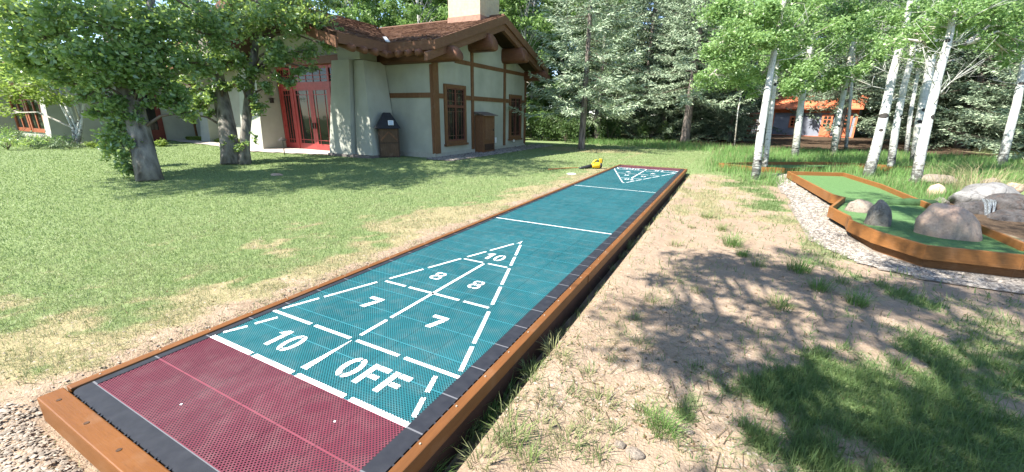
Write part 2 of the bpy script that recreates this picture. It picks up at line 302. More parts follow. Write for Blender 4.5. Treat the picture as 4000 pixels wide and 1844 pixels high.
def zones(x, y):
    n = fbm(x*.9+3, y*.9); n2 = fbm(x*2.6, y*2.6+9); nn = (n-.5)*2; mm = (n2-.5)*2
    dl = -1.05-x+1.3*nn+.7*mm
    g = ss(.3, 2.6, dl-1.1*ss(4, -1, y)+.5*ss(3, 9, y)); st = ss(-.1, .7, dl-.5*ss(3, -.5, y))
    tL = (-1.05-x)/np.interp(y, [-1, 1, 4, 8, 12], [3.8, 3.4, 2.6, 1.8, 1.0]); th = np.clip((.5*n+.5*n2-.3)/.4, 0, 1); h3 = fbm(x*7, y*7+3)
    g = ss(-.30, .30, tL-.07-.74*th+.75*(h3-.5)); st = ss(-.10, .06, tL-.06-.13*th+.22*(h3-.5))
    # right of the court
    R = x > 0
    xb = np.interp(y, [-2, .6, .9, 1.1, 1.3, 1.6, 1.9, 2.25, 3.03, 3.6, 4.1, 4.7, 5.2, 5.7, 8.7, 10.5, 12, 14], [3.0, 2.9, 2.7, 2.38, 2.28, 2.32, 2.5, 2.85, 3.3, 3.85, 4.4, 4.6, 3.3, 2.95, 2.75, 2.4, 1.9, 1.1])
    dr = x-xb+np.where(y < 5, .35, .8)*nn+np.where(y < 5, .45, .75)*mm
    gR = ss(-.35, .75, dr+1.3*(fbm(x*5+2, y*5)-.5))*(.12+.88*ss(.36, .58, .55*n2+.45*fbm(x*6, y*6+7)+.10*ss(2.6, 1.2, y)))*(1-.55*ss(2.6, 3.4, y)*ss(8.5, 6.5, y))
    sR = ss(.38, .62, .6*n2+.4*fbm(x*5, y*5+1))*.95*ss(4, 8, y+.8*nn)+.30*ss(.5, .7, n2)
    tt = np.clip(((x-3.3)*.9+(y-4.75)*-.8)/1.45, 0, 1); gR = np.maximum(gR, .9*np.exp(-((x-3.3-.9*tt)**2+(y-4.75+.8*tt)**2)/.035)*ss(.3, .5, fbm(x*5, y*5+2)))
    far = ss(11.8, 13.3, y+.6*nn)
    gR = np.maximum(gR*ss(14, 10.5, y), 0)+far*.9; gR = np.clip(gR, 0, 1); gR = np.maximum(gR, ss(2.0, 3.0, x+.5*nn)*ss(10.5, 12.5, y))
    g = np.where(R, gR, g); st = np.where(R, np.clip(sR, 0, 1), st)
    beh = ss(12.4, 13.2, y+.4*nn)*ss(2.2, 1, np.abs(x)); g = np.maximum(g, beh*.95)
    fr = ss(-.75, -1.1, y)*ss(-6.5, -1.6, x)*0
    low = ss(-.6, -1.0, y+.3*nn)*ss(-3.2, -1.6, x)*(x < 1.5); g = g*(1-low); st = st*(1-low)
    ring = ss(2.6, 1.0, np.hypot((x+4.4)/1.5, (y-19.3)))*.9; st = np.maximum(st, ring); g = g*(1-ring*.75)
    ring2 = ss(3.0, 1.3, np.hypot((x+.5)/1.6, (y-26.5)))*.8; st = np.maximum(st, ring2); g = g*(1-ring2*.7)
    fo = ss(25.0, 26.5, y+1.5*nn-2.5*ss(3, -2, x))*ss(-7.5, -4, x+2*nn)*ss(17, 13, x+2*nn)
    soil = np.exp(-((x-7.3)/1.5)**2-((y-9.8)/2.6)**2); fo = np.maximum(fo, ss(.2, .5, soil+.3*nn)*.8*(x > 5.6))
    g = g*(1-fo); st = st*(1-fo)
    return g, st, fo
def axis(lo, hi, step, a, b):
    c = list(np.arange(lo, hi, step)); s = step
    while c[-1] < b: s *= 1.25; c.append(c[-1]+s)
    s = step
    while c[0] > a: s *= 1.25; c.insert(0, c[0]-s)
    return np.array(c)
gx = axis(-14, 9, .10, -220, 220); gy = axis(-2, 22, .10, -60, 320); GX, GY = np.meshgrid(gx, gy)
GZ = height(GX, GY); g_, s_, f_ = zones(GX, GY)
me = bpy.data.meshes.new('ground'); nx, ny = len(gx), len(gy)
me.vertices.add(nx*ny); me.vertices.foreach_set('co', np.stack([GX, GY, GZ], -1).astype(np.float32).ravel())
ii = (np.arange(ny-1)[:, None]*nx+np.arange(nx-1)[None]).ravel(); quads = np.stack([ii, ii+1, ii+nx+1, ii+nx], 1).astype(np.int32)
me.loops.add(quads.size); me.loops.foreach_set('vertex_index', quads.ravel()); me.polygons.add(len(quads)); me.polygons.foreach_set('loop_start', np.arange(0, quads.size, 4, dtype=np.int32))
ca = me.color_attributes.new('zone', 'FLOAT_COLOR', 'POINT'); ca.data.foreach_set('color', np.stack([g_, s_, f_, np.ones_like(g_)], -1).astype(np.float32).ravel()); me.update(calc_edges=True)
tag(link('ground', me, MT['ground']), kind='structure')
def sheet(name, poly, m, dz, step=.15):
    """a sheet laid a little above the ground, following it"""
    P = np.array(poly); xs = np.arange(P[:, 0].min(), P[:, 0].max()+step, step); ys = np.arange(P[:, 1].min(), P[:, 1].max()+step, step)
    mb = MB(); fx = lambda a, b: (a, b, float(height(np.array(a), np.array(b)))+dz)
    for a in xs:
        for b in ys:
            if inpoly(poly, np.array(a+step/2), np.array(b+step/2)): mb.add([fx(a, b), fx(a+step, b), fx(a+step, b+step), fx(a, b+step)], [(0, 1, 2, 3)])
    return tag(mb.build(name, m), kind='structure')
sheet('gravel_path', GRAVEL, MT['gravelbase'], .012)
BED = [(-7.95, 10.95), (-6.75, 10.95), (-6.75, 20.6), (-7.95, 20.6)]; BED2 = [(-9.2, 10.85), (-7.95, 10.85), (-7.95, 11.55), (-9.2, 11.55)]
sheet('gravel_bed', BED, MT['gravelbase'], .02)
CORN = [(-1.5, -.95), (-1.1, -.75), (-.95, -.88), (1.2, -.88), (1.2, -2), (-1.6, -2)]
sheet('walkway', [(-20.2, 9.9), (-16.2, 9.05), (-11.6, 9.95), (-11.6, 11.2), (-17, 11.2), (-17.6, 10.3), (-19, 11.0), (-27, 11.3), (-27, 10.6)], MT['concrete'], .03, .2)
# ------------------------------------------------------------------ shuffleboard court
court = thing('shuffleboard_court', 'long teal shuffleboard court with maroon end zones inside a stained timber border', 'shuffleboard court', (0, 0, 0))
def sheetbox(x0, x1, y0, y1, z0, z1): return MB().box(x0*FT, x1*FT, y0*FT, y1*FT, z0, z1)
def flat(x0, x1, y0, y1, z): return MB().add([(x0*FT, y0*FT, z), (x1*FT, y0*FT, z), (x1*FT, y1*FT, z), (x0*FT, y1*FT, z)], [(0, 1, 2, 3)])
flat(-3.3, 3.4, -2.35, 41.3, -.02).build('underlay', MT['pad'], court)
flat(-3, 3, 0, 39, 0).build('playing_surface', MT['teal'], court)
e = flat(-3, 3, -2, -.0, 0).build('end_zone', MT['red'], court); e2 = flat(-3, 3, 39, 41, 0).build('end_zone', MT['red'], court)
def edge(poly, ticks):
    mb = MB(); mb.prism([(x*FT, y*FT, -.018) for x, y in poly], (0, 0, .021))
    for (x, y, w, h) in ticks: mb.box((x-w/2)*FT, (x+w/2)*FT, (y-h/2)*FT, (y+h/2)*FT, -.005, .006)
    return mb.build('edge_strip', MT['rubber'], court)
tk = []
for i in range(0, 43): tk += [(3.385, -2+i+o, .07, .035) for o in (.12, .3, .5, .68, .86)]
edge([(3, -2.32), (3.35, -2.32), (3.35, 41.25), (3, 41.25)], tk)
rc = [(-3.17+.17*(1-math.cos(a)), -2.15-.17*math.sin(a)) for a in np.linspace(0, math.pi/2, 8)]
edge([(-3, 41.25), (-3.17, 41.25)]+rc+[(-3, -2.32)], [])
edge([(-3, -2), (-3, -2.32), (3, -2.32), (3, -2)], [(-2.9+i/3+o, -2.345, .035, .07) for i in range(18) for o in (0, .1)])
edge([(-3, 41), (3, 41), (3, 41.25), (-3, 41.25)], [])
def plank(x0, x1, y0, y1, m, zt=.022, zb=-.135):
    b = MB(); b.box(x0*FT, x1*FT, y0*FT, y1*FT, zb, zt); return b.build('border_board', m, court, bevel=.006)
for i, (a, b) in enumerate(((-2.70, 8.2), (8.22, 19.9), (19.92, 31.8), (31.82, 41.45))):
    plank(3.39, 3.59+.02*(i % 2), a, b, MT['deckY'], .010+.003*(i % 2), -.085); plank(-3.40, -3.19, a if i else -2.31, b, MT['deckY'], .012+.002*(i % 2))
plank(-3.40, 3.385, -2.70, -2.345, MT['deckX'], .010, -.15); plank(-3.185, 3.385, 41.27, 41.45, MT['deckX'], .011)
for i in range(44):
    for x_, dy_ in ((3.47, 0), (-3.30, .35)):
        y_ = (-2.2+i+dy_)*FT; MB().tube([(x_*FT, y_, .008), (x_*FT, y_, .0155)], .0055, 7).build('screw_head', MT['screw'], court)
for x_ in (-2.95, -1.75, -.55, .65, 1.85, 2.9): MB().tube([(x_*FT, -2.53*FT, .006), (x_*FT, -2.53*FT, .0125)], .012, 8).build('screw_head', MT['knot'], court)
MB().box(3.42*FT, 3.52*FT, -2.6*FT, 41.3*FT, -.30, -.09).build('gap_shade_strip', MT['soffit'], court)  # dark strip under the right boards stands in for the shaded gap
def place(p, flip): return (p[0], p[1]) if not flip else (-p[0], 39-p[1])
def marks(polys, name, flip=False, z=.003):
    if len(polys) > 1 and name not in ('score_number', 'off_lettering'):
        for p_ in polys: marks([p_], name, flip, z)
        return
    mb = MB()
    for poly in polys:
        q = [place(p, flip) for p in poly]; ar = sum(q[i][0]*q[(i+1) % len(q)][1]-q[(i+1) % len(q)][0]*q[i][1] for i in range(len(q)))
        if ar < 0: q = q[::-1]
        mb.add([(x*FT, y*FT, z) for x, y in q], [tuple(range(len(q)))])
    return mb.build(name, MT['white'], court)
def seg(a, b, w=.1):
    dx, dy = b[0]-a[0], b[1]-a[1]; l = math.hypot(dx, dy); nx_, ny_ = -dy/l*w/2, dx/l*w/2
    return [(a[0]+nx_, a[1]+ny_), (b[0]+nx_, b[1]+ny_), (b[0]-nx_, b[1]-ny_), (a[0]-nx_, a[1]-ny_)]
def rect(x0, x1, y0, y1): return [(x0, y0), (x1, y0), (x1, y1), (x0, y1)]
def ring(cx, cy, rx, ry, w, gap=.022, pow_=1.0):
    out = []
    for s in (-1, 1):
        A = np.linspace(-math.pi/2, math.pi/2, 16); o = [(cx+s*(gap+(rx-gap)*math.cos(a)**pow_), cy+ry*math.sin(a)) for a in A]; i = [(cx+s*(gap+max(0, (rx-w-gap))*math.cos(a)**pow_), cy+(ry-w)*math.sin(a)) for a in A[::-1]]
        for k in range(15):
            out.append([o[k], o[k+1], i[14-k], i[15-k]])
    return out
def one(x, y, h, w=.14): return [rect(x, x+w, y, y+h), [(x-.01, y+h), (x-.16, y+h*.72), (x-.01, y+h*.72)]]
def seven(x, y): return [rect(x, x+.47, y+.48, y+.62), [(x+.30, y+.44), (x+.46, y+.44), (x+.31, y), (x+.13, y)]]
def eight(x, y): return ring(x+.2, y+.16, .205, .16, .085, .02, .7)+ring(x+.2, y+.45, .19, .145, .08, .02, .7)
def eff(x, y): return [rect(x, x+.14, y, y+.67), rect(x+.17, x+.46, y+.53, y+.67), rect(x+.17, x+.40, y+.25, y+.38)]
for fl in (False, True):
    marks([rect(-3, -1.47, -.01, .11), rect(-1.37, -.06, -.01, .11), rect(.07, 1.46, -.01, .11), rect(1.6, 3.0, -.01, .11)], 'base_line', fl)
    marks([seg((-2.96, .26), (-2.76, .72)), seg((-2.73, .88), (-2.55, 1.36)), seg((2.95, .24), (2.77, .73)), seg((2.73, .88), (2.56, 1.36))], 'side_line', fl)
    marks([rect(-3, -1.5, 1.5, 1.6), rect(-1.35, -.1, 1.5, 1.6), rect(.1, 1.4, 1.5, 1.6), rect(1.56, 3.0, 1.5, 1.6)], 'zone_line', fl)
    T = []
    for s in (-1, 1):
        for a, b in ((1.74, 2.64), (2.77, 4.31), (4.71, 5.9), (6.08, 7.42), (7.70, 8.57), (8.76, 9.98)):
            xa = 2.92*(1-(a-1.7)/8.75); xb = 2.92*(1-(b-1.7)/8.75); T.append(seg((s*xa, a), (s*xb, b)))
    T.append([(-.09, 10.08), (.0, 10.5), (.09, 10.08), (.03, 10.16), (-.03, 10.16)])
    marks(T, 'score_triangle', fl)
    marks([rect(-1.88, -1.05, 4.45, 4.55), rect(-.91, .94, 4.45, 4.55), rect(1.1, 1.93, 4.45, 4.55)], 'zone_line', fl); marks([rect(-.9, -.1, 7.42, 7.51), rect(.12, .9, 7.42, 7.51)], 'zone_line', fl)
    marks([seg((0, 1.76), (0, 2.63)), seg((0, 2.77), (0, 7.38)), [(-.09, .24), (.10, .24), (.012, 1.5), (-.012, 1.5)]], 'centre_line', fl)
    marks(one(-1.64, .42, .67)+ring(-1.09, .755, .21, .345, .12), 'score_number', fl)
    marks(ring(.84, .755, .235, .35, .13)+eff(1.2, .42)+eff(1.76, .42), 'off_lettering', fl)
    marks(seven(-1.38, 2.87), 'score_number', fl); marks(seven(.90, 2.85), 'score_number', fl)
    marks(eight(-.9, 5.37), 'score_number', fl); marks(eight(.58, 5.37), 'score_number', fl)
    marks(one(-.28, 7.87, .64)+ring(.2, 8.18, .19, .32, .10), 'score_number', fl)
    marks([rect(-3, 3, 13.45, 13.55)], 'dead_line', fl)
# petals / bits blown onto the court
for k, (px, py) in enumerate(((706, 1581), (1306, 1648), (2314, 778))):
    p = gr(px, py, .004); mb = MB(p); mb.add([p+np.array([.007, 0, 0]), p+np.array([.001, .009, .004]), p+np.array([-.008, .002, .001]), p+np.array([0, -.007, .004])], [(0, 1, 2, 3)])
    o = mb.build('petal', MT['whitep']); o.location = p
    tag(o, ['tiny white petal nearest the left rim of the near maroon end zone', 'tiny curled white petal on the near maroon end zone below the OFF lettering', 'tiny white petal on the teal court between the two cross lines'][k], 'petal', 'white petals on the court')
# ------------------------------------------------------------------ lodge
H = thing('lodge', 'grey green stucco lodge with brown log beams, cedar shake roof and red glazed doors', 'building', (-8, 11.5, -.1))
HO = (-8, 11.5, -.1)
def hb(): return MB(HO)
S = .34; RY, RZ = 15.4, 5.56; EY = 10.6; EZ = RZ-S*(RY-EY); EY2 = 20.2; RX = -14.3; EX = -9.1
GW = -7.95; Y0, Y1 = 11.55, 19.42
# walls
w = hb(); w.prism([(GW, Y0, -.25), (GW, Y1, -.25), (GW, Y1, 3.72), (GW, RY, 5.0), (GW, Y0, 3.72)], (-.25, 0, 0)); w.build('wall', MT['stucco'], H)
w = hb(); w.box(-10.4, GW-.25, Y0, Y0+.25, -.25, 3.8); w.build('wall', MT['stucco'], H)
w = hb(); w.box(-10.65, -10.4, 10.9, Y0+.25, -.25, 3.9); w.build('wall', MT['stucco'], H)
w = hb(); w.prism([(-18.2, 11.25, 3.46), (-10.65, 11.25, 3.46), (-10.65, 11.25, 4.2), (RX, 11.25, 5.3), (-18.2, 11.25, 4.2)], (0, .25, 0)); w.box(-18.2, -16.42, 11.25, 11.5, -.25, 3.46); w.box(-12.0, -10.65, 11.25, 11.5, -.25, 3.46); w.build('wall', MT['stucco'], H)
w = hb(); w.box(-26.6, -18.2, 12.0, 12.25, -.25, 3.9); w.build('wall', MT['stucco'], H)
w = hb(); w.box(-26.2, -26.0, 6.9, 12.0, -.25, 3.9); w.build('wall', MT['stucco'], H)
w = hb(); w.box(-35.5, -26.2, 6.9, 7.1, -.25, 3.6); w.build('wall', MT['stucco'], H)
hb().box(-10.4, GW+.04, Y0-.04, Y0, -.25, .08).box(GW, GW+.04, Y0, Y1+.03, -.25, .08).build('plinth', MT['plinth'], H)
# pillars
def tap(b0, b1, z0, z1, t0, t1): return (b0[0], b0[1], t0[0], t0[1])
p = hb(); p.box(-11.98, -10.76, 9.95, 11.25, .0, 3.45, (-11.72, -10.78, 10.28, 11.25)); p.box(-10.70, -9.80, 10.15, 11.5, .0, 3.42, (-10.70, -10.2, 10.42, 11.5)); p.box(-11.5, -10.35, 10.4, 11.25, 3.45, 3.78); p.box(-10.78, -10.68, 10.5, 11.25, 0, 3.42); p.build('pillar', MT['stucco'], H)
hb().box(-12.02, -9.76, 9.90, 11.5, -.25, -.001).build('pillar_base', plain('pillar footing', (.14, .12, .11), .9), H)
p = hb(); p.box(-17.6, -16.42, 10.0, 11.25, -.2, 3.5, (-17.5, -16.55, 10.28, 11.25)); p.box(-18.5, -17.65, 10.25, 11.5, -.2, 3.4, (-18.1, -17.65, 10.42, 11.5)); p.build('pillar', MT['stucco'], H)
for (xa, xb, ya, yb) in ((-24.0, -23.1, 11.2, 12.0), (-35.4, -34.5, 6.1, 6.9), (-27.4, -26.6, 6.1, 6.9)):
    hb().box(xa, xb, ya, yb, -.2, 3.5, (xa+.15, xb-.15, ya+.25, yb)).build('pillar', MT['stucco'], H)
# shake roofs: every shake its own shape
def shakes(o0, u, v, lu, lv, keep, step=.27, wmin=.12, wmax=.26):
    """o0 corner at the eave, u along the eave, v up the slope"""
    u = np.array(u, float); v = np.array(v, float); n = np.cross(u, v); n = n if n[2] > 0 else -n; vs = []; fs = []
    b = 0
    while b < lv:
        a = -random.random()*.2
        while a < lu:
            wd = random.uniform(wmin, wmax); ln = step*1.35; c = o0+u*(a+wd/2)+v*(b+step/2)
            if keep(c):
                jit = random.uniform(-.025, .02); t = random.uniform(.018, .038); q0 = o0+u*a+v*(b+jit); q1 = o0+u*(a+wd-.008)+v*(b+jit+random.uniform(-.008, .008)); up = v*ln
                k = len(vs); vs += [q0+n*.012, q1+n*.012, q1+n*(.012+t), q0+n*(.012+t), q1+up+n*.004, q0+up+n*.004]; fs += [(k, k+1, k+2, k+3), (k+3, k+2, k+4, k+5), (k, k+3, k+5), (k+1, k+4, k+2)]
            a += wd
        b += step
    mb = hb(); mb.add(vs, fs); return mb
sl = math.hypot(1, S); vy = np.array([0, 1, S])/sl; vx = np.array([-1, 0, S])/sl
valx = lambda y: EX+(y-EY)*(RX-EX)/(RY-EY)
roof = hb()
TH = .2
roof.prism([(-7.05, EY, EZ), (-7.05, RY, RZ), (-34, RY, RZ), (-34, 10.2, RZ-S*(RY-10.2)), (-18.9, 10.2, RZ-S*(RY-10.2)), (-19, 10.6, EZ), (-18.5, 10.9, EZ+.1), (RX, RY-.01, RZ-.003), (EX, EY, EZ)], (0, 0, -TH))
roof.prism([(-7.05, EY2, RZ-S*(EY2-RY)), (-7.05, RY, RZ), (-34, RY, RZ), (-34, EY2, RZ-S*(EY2-RY))], (0, 0, -TH))
roof.build('roof', MT['soffit'], H)
r2 = hb(); r2.prism([(EX, 8.4, EZ), (EX, EY, EZ), (RX, RY, RZ+.01), (RX, 8.4, RZ+.01)], (0, 0, -TH)); r2.prism([(-19.5, 8.4, EZ), (-19.5, 10.9, EZ), (RX, RY, RZ+.01), (RX, 8.4, RZ+.01)], (0, 0, -TH)); r2.build('roof', MT['soffit'], H)
shakes(np.array([-15, EY, EZ]), (1, 0, 0), vy, 7.95, (RY-EY)*sl-.02, lambda c: c[0] > valx(c[1])+.12 and c[0] < -7.08).build('shingles', MT['shake'], H)
shakes(np.array([EX, 8.4, EZ]), (0, 1, 0), vx, 7.0, (EX-RX)*sl, lambda c: c[0] < valx(c[1])-.12 if c[1] > EY else True).build('shingles', MT['shake'], H)
shakes(np.array([-34, 10.2, RZ-S*(RY-10.2)]), (1, 0, 0), vy, 15.6, (RY-10.2)*sl, lambda c: c[0] < -19+(c[1]-10.9)*1.04, .3, .25, .5).build('shingles', MT['shake'], H)
hb().tube([(-7.05, RY, RZ+.02), (-15, RY, RZ+.02)], .06, 6).build('ridge_cap', MT['shake'], H)
f = hb(); 
a0 = np.array([EX, EY, EZ+.05]); a1 = np.array([RX, RY, RZ+.05]); a1 = a0+(a1-a0)*.28; f.bar(a0, a1, .14, .05); f.build('valley_flashing', MT['flash'], H)
# fascia, rakes
for bx in ((EX, -6.98, EY-.05, EY, EZ-.30, EZ), (EX, EX+.05, 8.4, EY-.05, EZ-.30, EZ), (-34, -18.9, 10.15, 10.2, RZ-S*(RY-10.2)-.28, RZ-S*(RY-10.2))): hb().box(*bx).build('fascia', MT['fascia'], H)
def rake(x0, x1, ye, yr, drop0, drop1, name='rake_board'):
    z = lambda y: RZ-S*abs(RY-y); k = hb(); k.prism([(x0, ye, z(ye)-drop0), (x0, yr, z(yr)-drop0), (x0, yr, z(yr)-drop1), (x0, ye, z(ye)-drop1)], (x1-x0, 0, 0)); return k.build(name, MT['fascia'], H)
rake(-7.05, -6.98, EY, RY, -.02, .30); rake(-7.05, -6.98, EY2, RY, -.02, .30)
rake(-7.22, -7.055, EY-.35, RY, .30, .56); rake(-7.22, -7.055, EY2+.3, RY, .30, .56)
k = hb(); z = lambda x: RZ-S*abs(RX-x)
for s, xe in ((1, EX), (-1, -19.5)): k.prism([(xe, 8.33, z(xe)+.02), (RX, 8.33, z(RX)+.02), (RX, 8.33, z(RX)-.30), (xe, 8.33, z(xe)-.30)], (0, .07, 0))
k.build('rake_board', MT['fascia'], H)
# log beams with rounded ends
def logbeam(y, zc, r, x0, x1, sq=1.0):
    n = 14; k = hb(); pts = [(x0, 0), (x1-.16, 0), (x1-.07, .05), (x1-.02, .14), (x1, .30)]
    vs = []; fs = []
    for (x, sh) in pts:
        for j in range(n):
            a = 2*math.pi*j/n; dy, dz = math.cos(a), math.sin(a); top = (1-sh*.7)
            dy = math.copysign(abs(dy)**.62, dy); dz = math.copysign(abs(dz)**.62, dz); vs.append((x-(.16*max(0, dz+.2) if x-x0 > 1 else 0), y+dy*r*top*.80, zc+dz*r*top*sq))
    m_ = len(pts); fs = [(i*n+j, i*n+(j+1) % n, (i+1)*n+(j+1) % n, (i+1)*n+j) for i in range(m_-1) for j in range(n)]+[tuple(range(n-1, -1, -1)), tuple((m_-1)*n+j for j in range(n))]
    k.add(vs, fs); return k.build('log_beam', MT['log'], H, True)
logbeam(11.50, 3.60, .30, -10.4, -6.62, .85); logbeam(14.23, 4.36, .36, -9, -6.78, .95); logbeam(17.05, 4.22, .36, -9, -6.72, .95); logbeam(19.42, 3.52, .28, -9, -6.6, .9)
# rafter tails
def tail(a, b, r=.12):
    a = np.array(a, float); b = np.array(b, float); d = (b-a)/np.linalg.norm(b-a)
    k = hb(); k.tube([a, b-d*.06, b-d*.02, b], [r, r, r*.85, r*.5], 8); return k.build('rafter_tail', MT['log'], H, True)
for x in (-9.0, -8.55, -8.1, -7.65): tail((x, 11.5, EZ+.9*S-.36), (x, EY-.22, EZ-.42))
for y in (10.35, 9.85, 9.35, 8.85): tail((-10.4, y, EZ+1.3*S-.36), (EX+.22, y, EZ-.42))
hb().bar((-10.4, 11.9, 4.0), (-9.9, 8.75, 4.02), .3, .32).build('eave_beam', MT['log'], H)
# trim
t_ = GW+.035
hb().box(GW, GW+.06, 11.53, 11.86, .06, 3.5).box(-8.03, GW, 11.50, 11.55, .06, 3.3).build('corner_post', MT['trim'], H)
for y, zt in ((14.22, 4.1), (17.08, 3.95)): hb().box(GW, GW+.05, y-.09, y+.09, .08, zt).build('post', MT['trim'], H)
hb().box(GW, GW+.05, 19.30, 19.46, .05, 3.35).build('corner_post', MT['trim'], H)
def band(y0, y1, z0, z1): hb().box(GW, t_, y0, y1, z0, z1).build('trim_board', MT['trim'], H)
for y0, y1 in ((11.86, 12.2), (13.68, 14.13), (14.31, 16.99), (17.17, 17.56), (18.9, 19.3)): band(y0, y1, 2.13, 2.31)
for y0, y1 in ((13.0, 14.13), (14.31, 16.99), (17.17, 19.3)): band(y0, y1, 3.50, 3.66)
hb().box(-10.36, -8.03, Y0-.035, Y0, 2.14, 2.32).build('trim_board', MT['trim'], H); hb().box(-10.4, -10.365, 10.5, Y0-.04, 2.14, 2.32).build('trim_board', MT['trim'], H)
hb().box(-10.4, -10.37, Y0-.03, Y0, .08, 3.4).build('corner_seam', MT['muntin'], H)
# windows on the gable wall
def window(y0, y1, z0, z1):
    f = hb(); fw = .13
    f.box(GW, GW+.07, y0, y0+fw, z0, z1); f.box(GW, GW+.07, y1-fw, y1, z0, z1); f.box(GW, GW+.072, y0+fw, y1-fw, z1-fw, z1); f.box(GW, GW+.072, y0+fw, y1-fw, z0, z0+fw*.8); fo = f.build('window', MT['trim'], H)
    a, b, c, d = y0+fw, y1-fw, z0+fw*.8, z1-fw; m_ = (a+b)/2
    hb().box(GW, GW+.012, a, b, c, d).build('pane', MT['glass'], fo)
    f = hb(); g = .055; zt = c+(d-c)*.66
    f.box(GW+.013, GW+.055, a, a+g, c, d).box(GW+.013, GW+.055, b-g, b, c, d).box(GW+.013, GW+.055, a+g, b-g, d-g, d).box(GW+.013, GW+.055, a+g, b-g, c, c+g).box(GW+.013, GW+.054, m_-g*.75, m_+g*.75, c+g, d-g).box(GW+.013, GW+.053, a+g, m_-g*.75, zt-.05, zt+.05).box(GW+.013, GW+.053, m_+g*.75, b-g, zt-.05, zt+.05)
    f.build('sash', MT['winframe'], fo)
    f = hb(); q = .011
    for (la, lb) in ((a+g, m_-g*.75), (m_+g*.75, b-g)):
        for yy in (la+.13, lb-.13): f.box(GW+.013, GW+.03, yy-q, yy+q, c+g, zt-.05); f.box(GW+.013, GW+.03, yy-q, yy+q, zt+.05, d-g)
        for zz in (c+g+.15, zt-.2, zt+.2, d-g-.14): f.box(GW+.013, GW+.028, la, lb, zz-q, zz+q)
    f.build('muntins', MT['muntin'], fo)
    hb().box(GW, GW+.12, y0-.05, y1+.05, z0-.09, z0-.003).build('sill', MT['trim'], fo)
window(12.2, 13.68, .40, 2.68); window(17.56, 18.9, .38, 2.54)
hb().box(GW, GW+.03, 16.15, 16.30, .25, .50).build('wall_vent', MT['whitep'], H)
k = hb(); k.tube([(GW, 17.95, .30), (GW+.14, 17.92, .27)], [.05, .06], 8); k.build('floodlight', MT['whitep'], H)
# entrance: sidelight, two doors, sidelight, transom
DY = 11.2
fr = hb()
for x0, x1 in ((-16.42, -16.30), (-15.56, -15.44), (-13.12, -13.0), (-12.12, -12.0)): fr.box(x0, x1, DY-.08, DY+.05, -.1, 3.45)
for x0, x1 in ((-16.30, -15.56), (-15.44, -13.12), (-13.0, -12.12)): fr.box(x0, x1, DY-.07, DY+.05, 2.60, 2.80); fr.box(x0, x1, DY-.07, DY+.05, 3.33, 3.45)
fr = fr.build('door_frame', MT['reddoor'], H)
def leaf(name, x0, x1, z0, z1, handle=None, rail=.14, bot=.26):
    f = hb(); f.box(x0, x0+rail, DY-.05, DY, z0, z1).box(x1-rail, x1, DY-.05, DY, z0, z1).box(x0+rail, x1-rail, DY-.049, DY, z1-rail, z1).box(x0+rail, x1-rail, DY-.049, DY, z0, z0+bot); o = f.build(name, MT['reddoor'], H)
    hb().box(x0+rail, x1-rail, DY-.03, DY-.02, z0+bot, z1-rail).build('pane', MT['glass'], o)
    f = hb(); q = .012; a, b = x0+rail, x1-rail; w_ = b-a
    for xx in (a+min(.16, w_*.3), b-min(.16, w_*.3)): f.box(xx-q, xx+q, DY-.045, DY-.031, z0+bot, z1-rail)
    for zz in (z0+bot+.16, z1-rail-.18): f.box(a, b, DY-.044, DY-.031, zz-q, zz+q)
    f.build('muntins', MT['reddoor'], o)
    if handle is not None:
        hb().box(handle-.02, handle+.02, DY-.11, DY-.05, .85, 1.1).build('handle', MT['metal'], o)
leaf('sidelight', -16.30, -15.56, -.08, 2.60); leaf('door', -15.44, -14.285, -.07, 2.60, -14.36); leaf('door', -14.275, -13.12, -.07, 2.60, -14.2); leaf('sidelight', -13.0, -12.12, -.08, 2.60)
for x0, x1 in ((-16.30, -15.56), (-15.44, -13.12), (-13.0, -12.12)):
    o = hb().box(x0, x1, DY-.03, DY-.02, 2.80, 3.33).build('transom', MT['glass'], H); f = hb()
    for i in range(1, 5): xx = x0+(x1-x0)*i/5; f.box(xx-.012, xx+.012, DY-.05, DY-.031, 2.80, 3.33)
    f.box(x0, x1, DY-.048, DY-.031, 3.05, 3.075); f.box(x0, x1, DY-.048, DY-.031, 2.9, 2.92)
    f.build('muntins', MT['reddoor'], o)
hb().box(-16.6, -11.8, 10.9, 11.24, 3.46, 3.76).build('lintel', MT['log'], H)
k = hb(); k.box(-16.40, -16.28, 10.62, 10.74, 1.92, 2.10); k.box(-16.42, -16.24, 10.56, 10.80, 2.10, 2.14, (-16.40, -16.30, 10.64, 10.72)); k.build('wall_lamp', MT['metal'], H)
# far left wing: recess trim, brown door, window wall
hb().box(-26.0, -18.3, 11.95, 12.0, 2.75, 3.0).box(-26.0, -25.95, 11.9, 12.0, -.1, 3.4).box(-20.9, -20.8, 11.95, 12.0, -.1, 2.75).build('trim_board', MT['trim'], H)
o = hb().box(-26.0, -25.93, 9.0, 10.4, -.1, 2.5).build('door', plain('brown red door', (.14, .035, .025), .5), H); hb().box(-25.93, -25.92, 9.25, 10.15, .5, 2.3).build('pane', MT['glass'], o)
for i in range(3):
    x0 = -34.3+i*2.35; f = hb()
    f.box(x0, x0+.2, 6.82, 6.9, .3, 2.85).box(x0+2.0, x0+2.2, 6.82, 6.9, .3, 2.85).box(x0+.2, x0+2.0, 6.83, 6.9, 2.65, 2.85).box(x0+.2, x0+2.0, 6.83, 6.9, .3, .5).box(x0+1.03, x0+1.17, 6.83, 6.9, .5, 2.65).box(x0+.2, x0+1.03, 6.84, 6.9, 1.95, 2.05).box(x0+1.17, x0+2.0, 6.84, 6.9, 1.95, 2.05); o = f.build('window', plain('cedar window frame', (.26, .08, .035), .5), H)
    hb().box(x0+.2, x0+2.0, 6.87, 6.895, .5, 2.65).build('pane', MT['glass'], o)
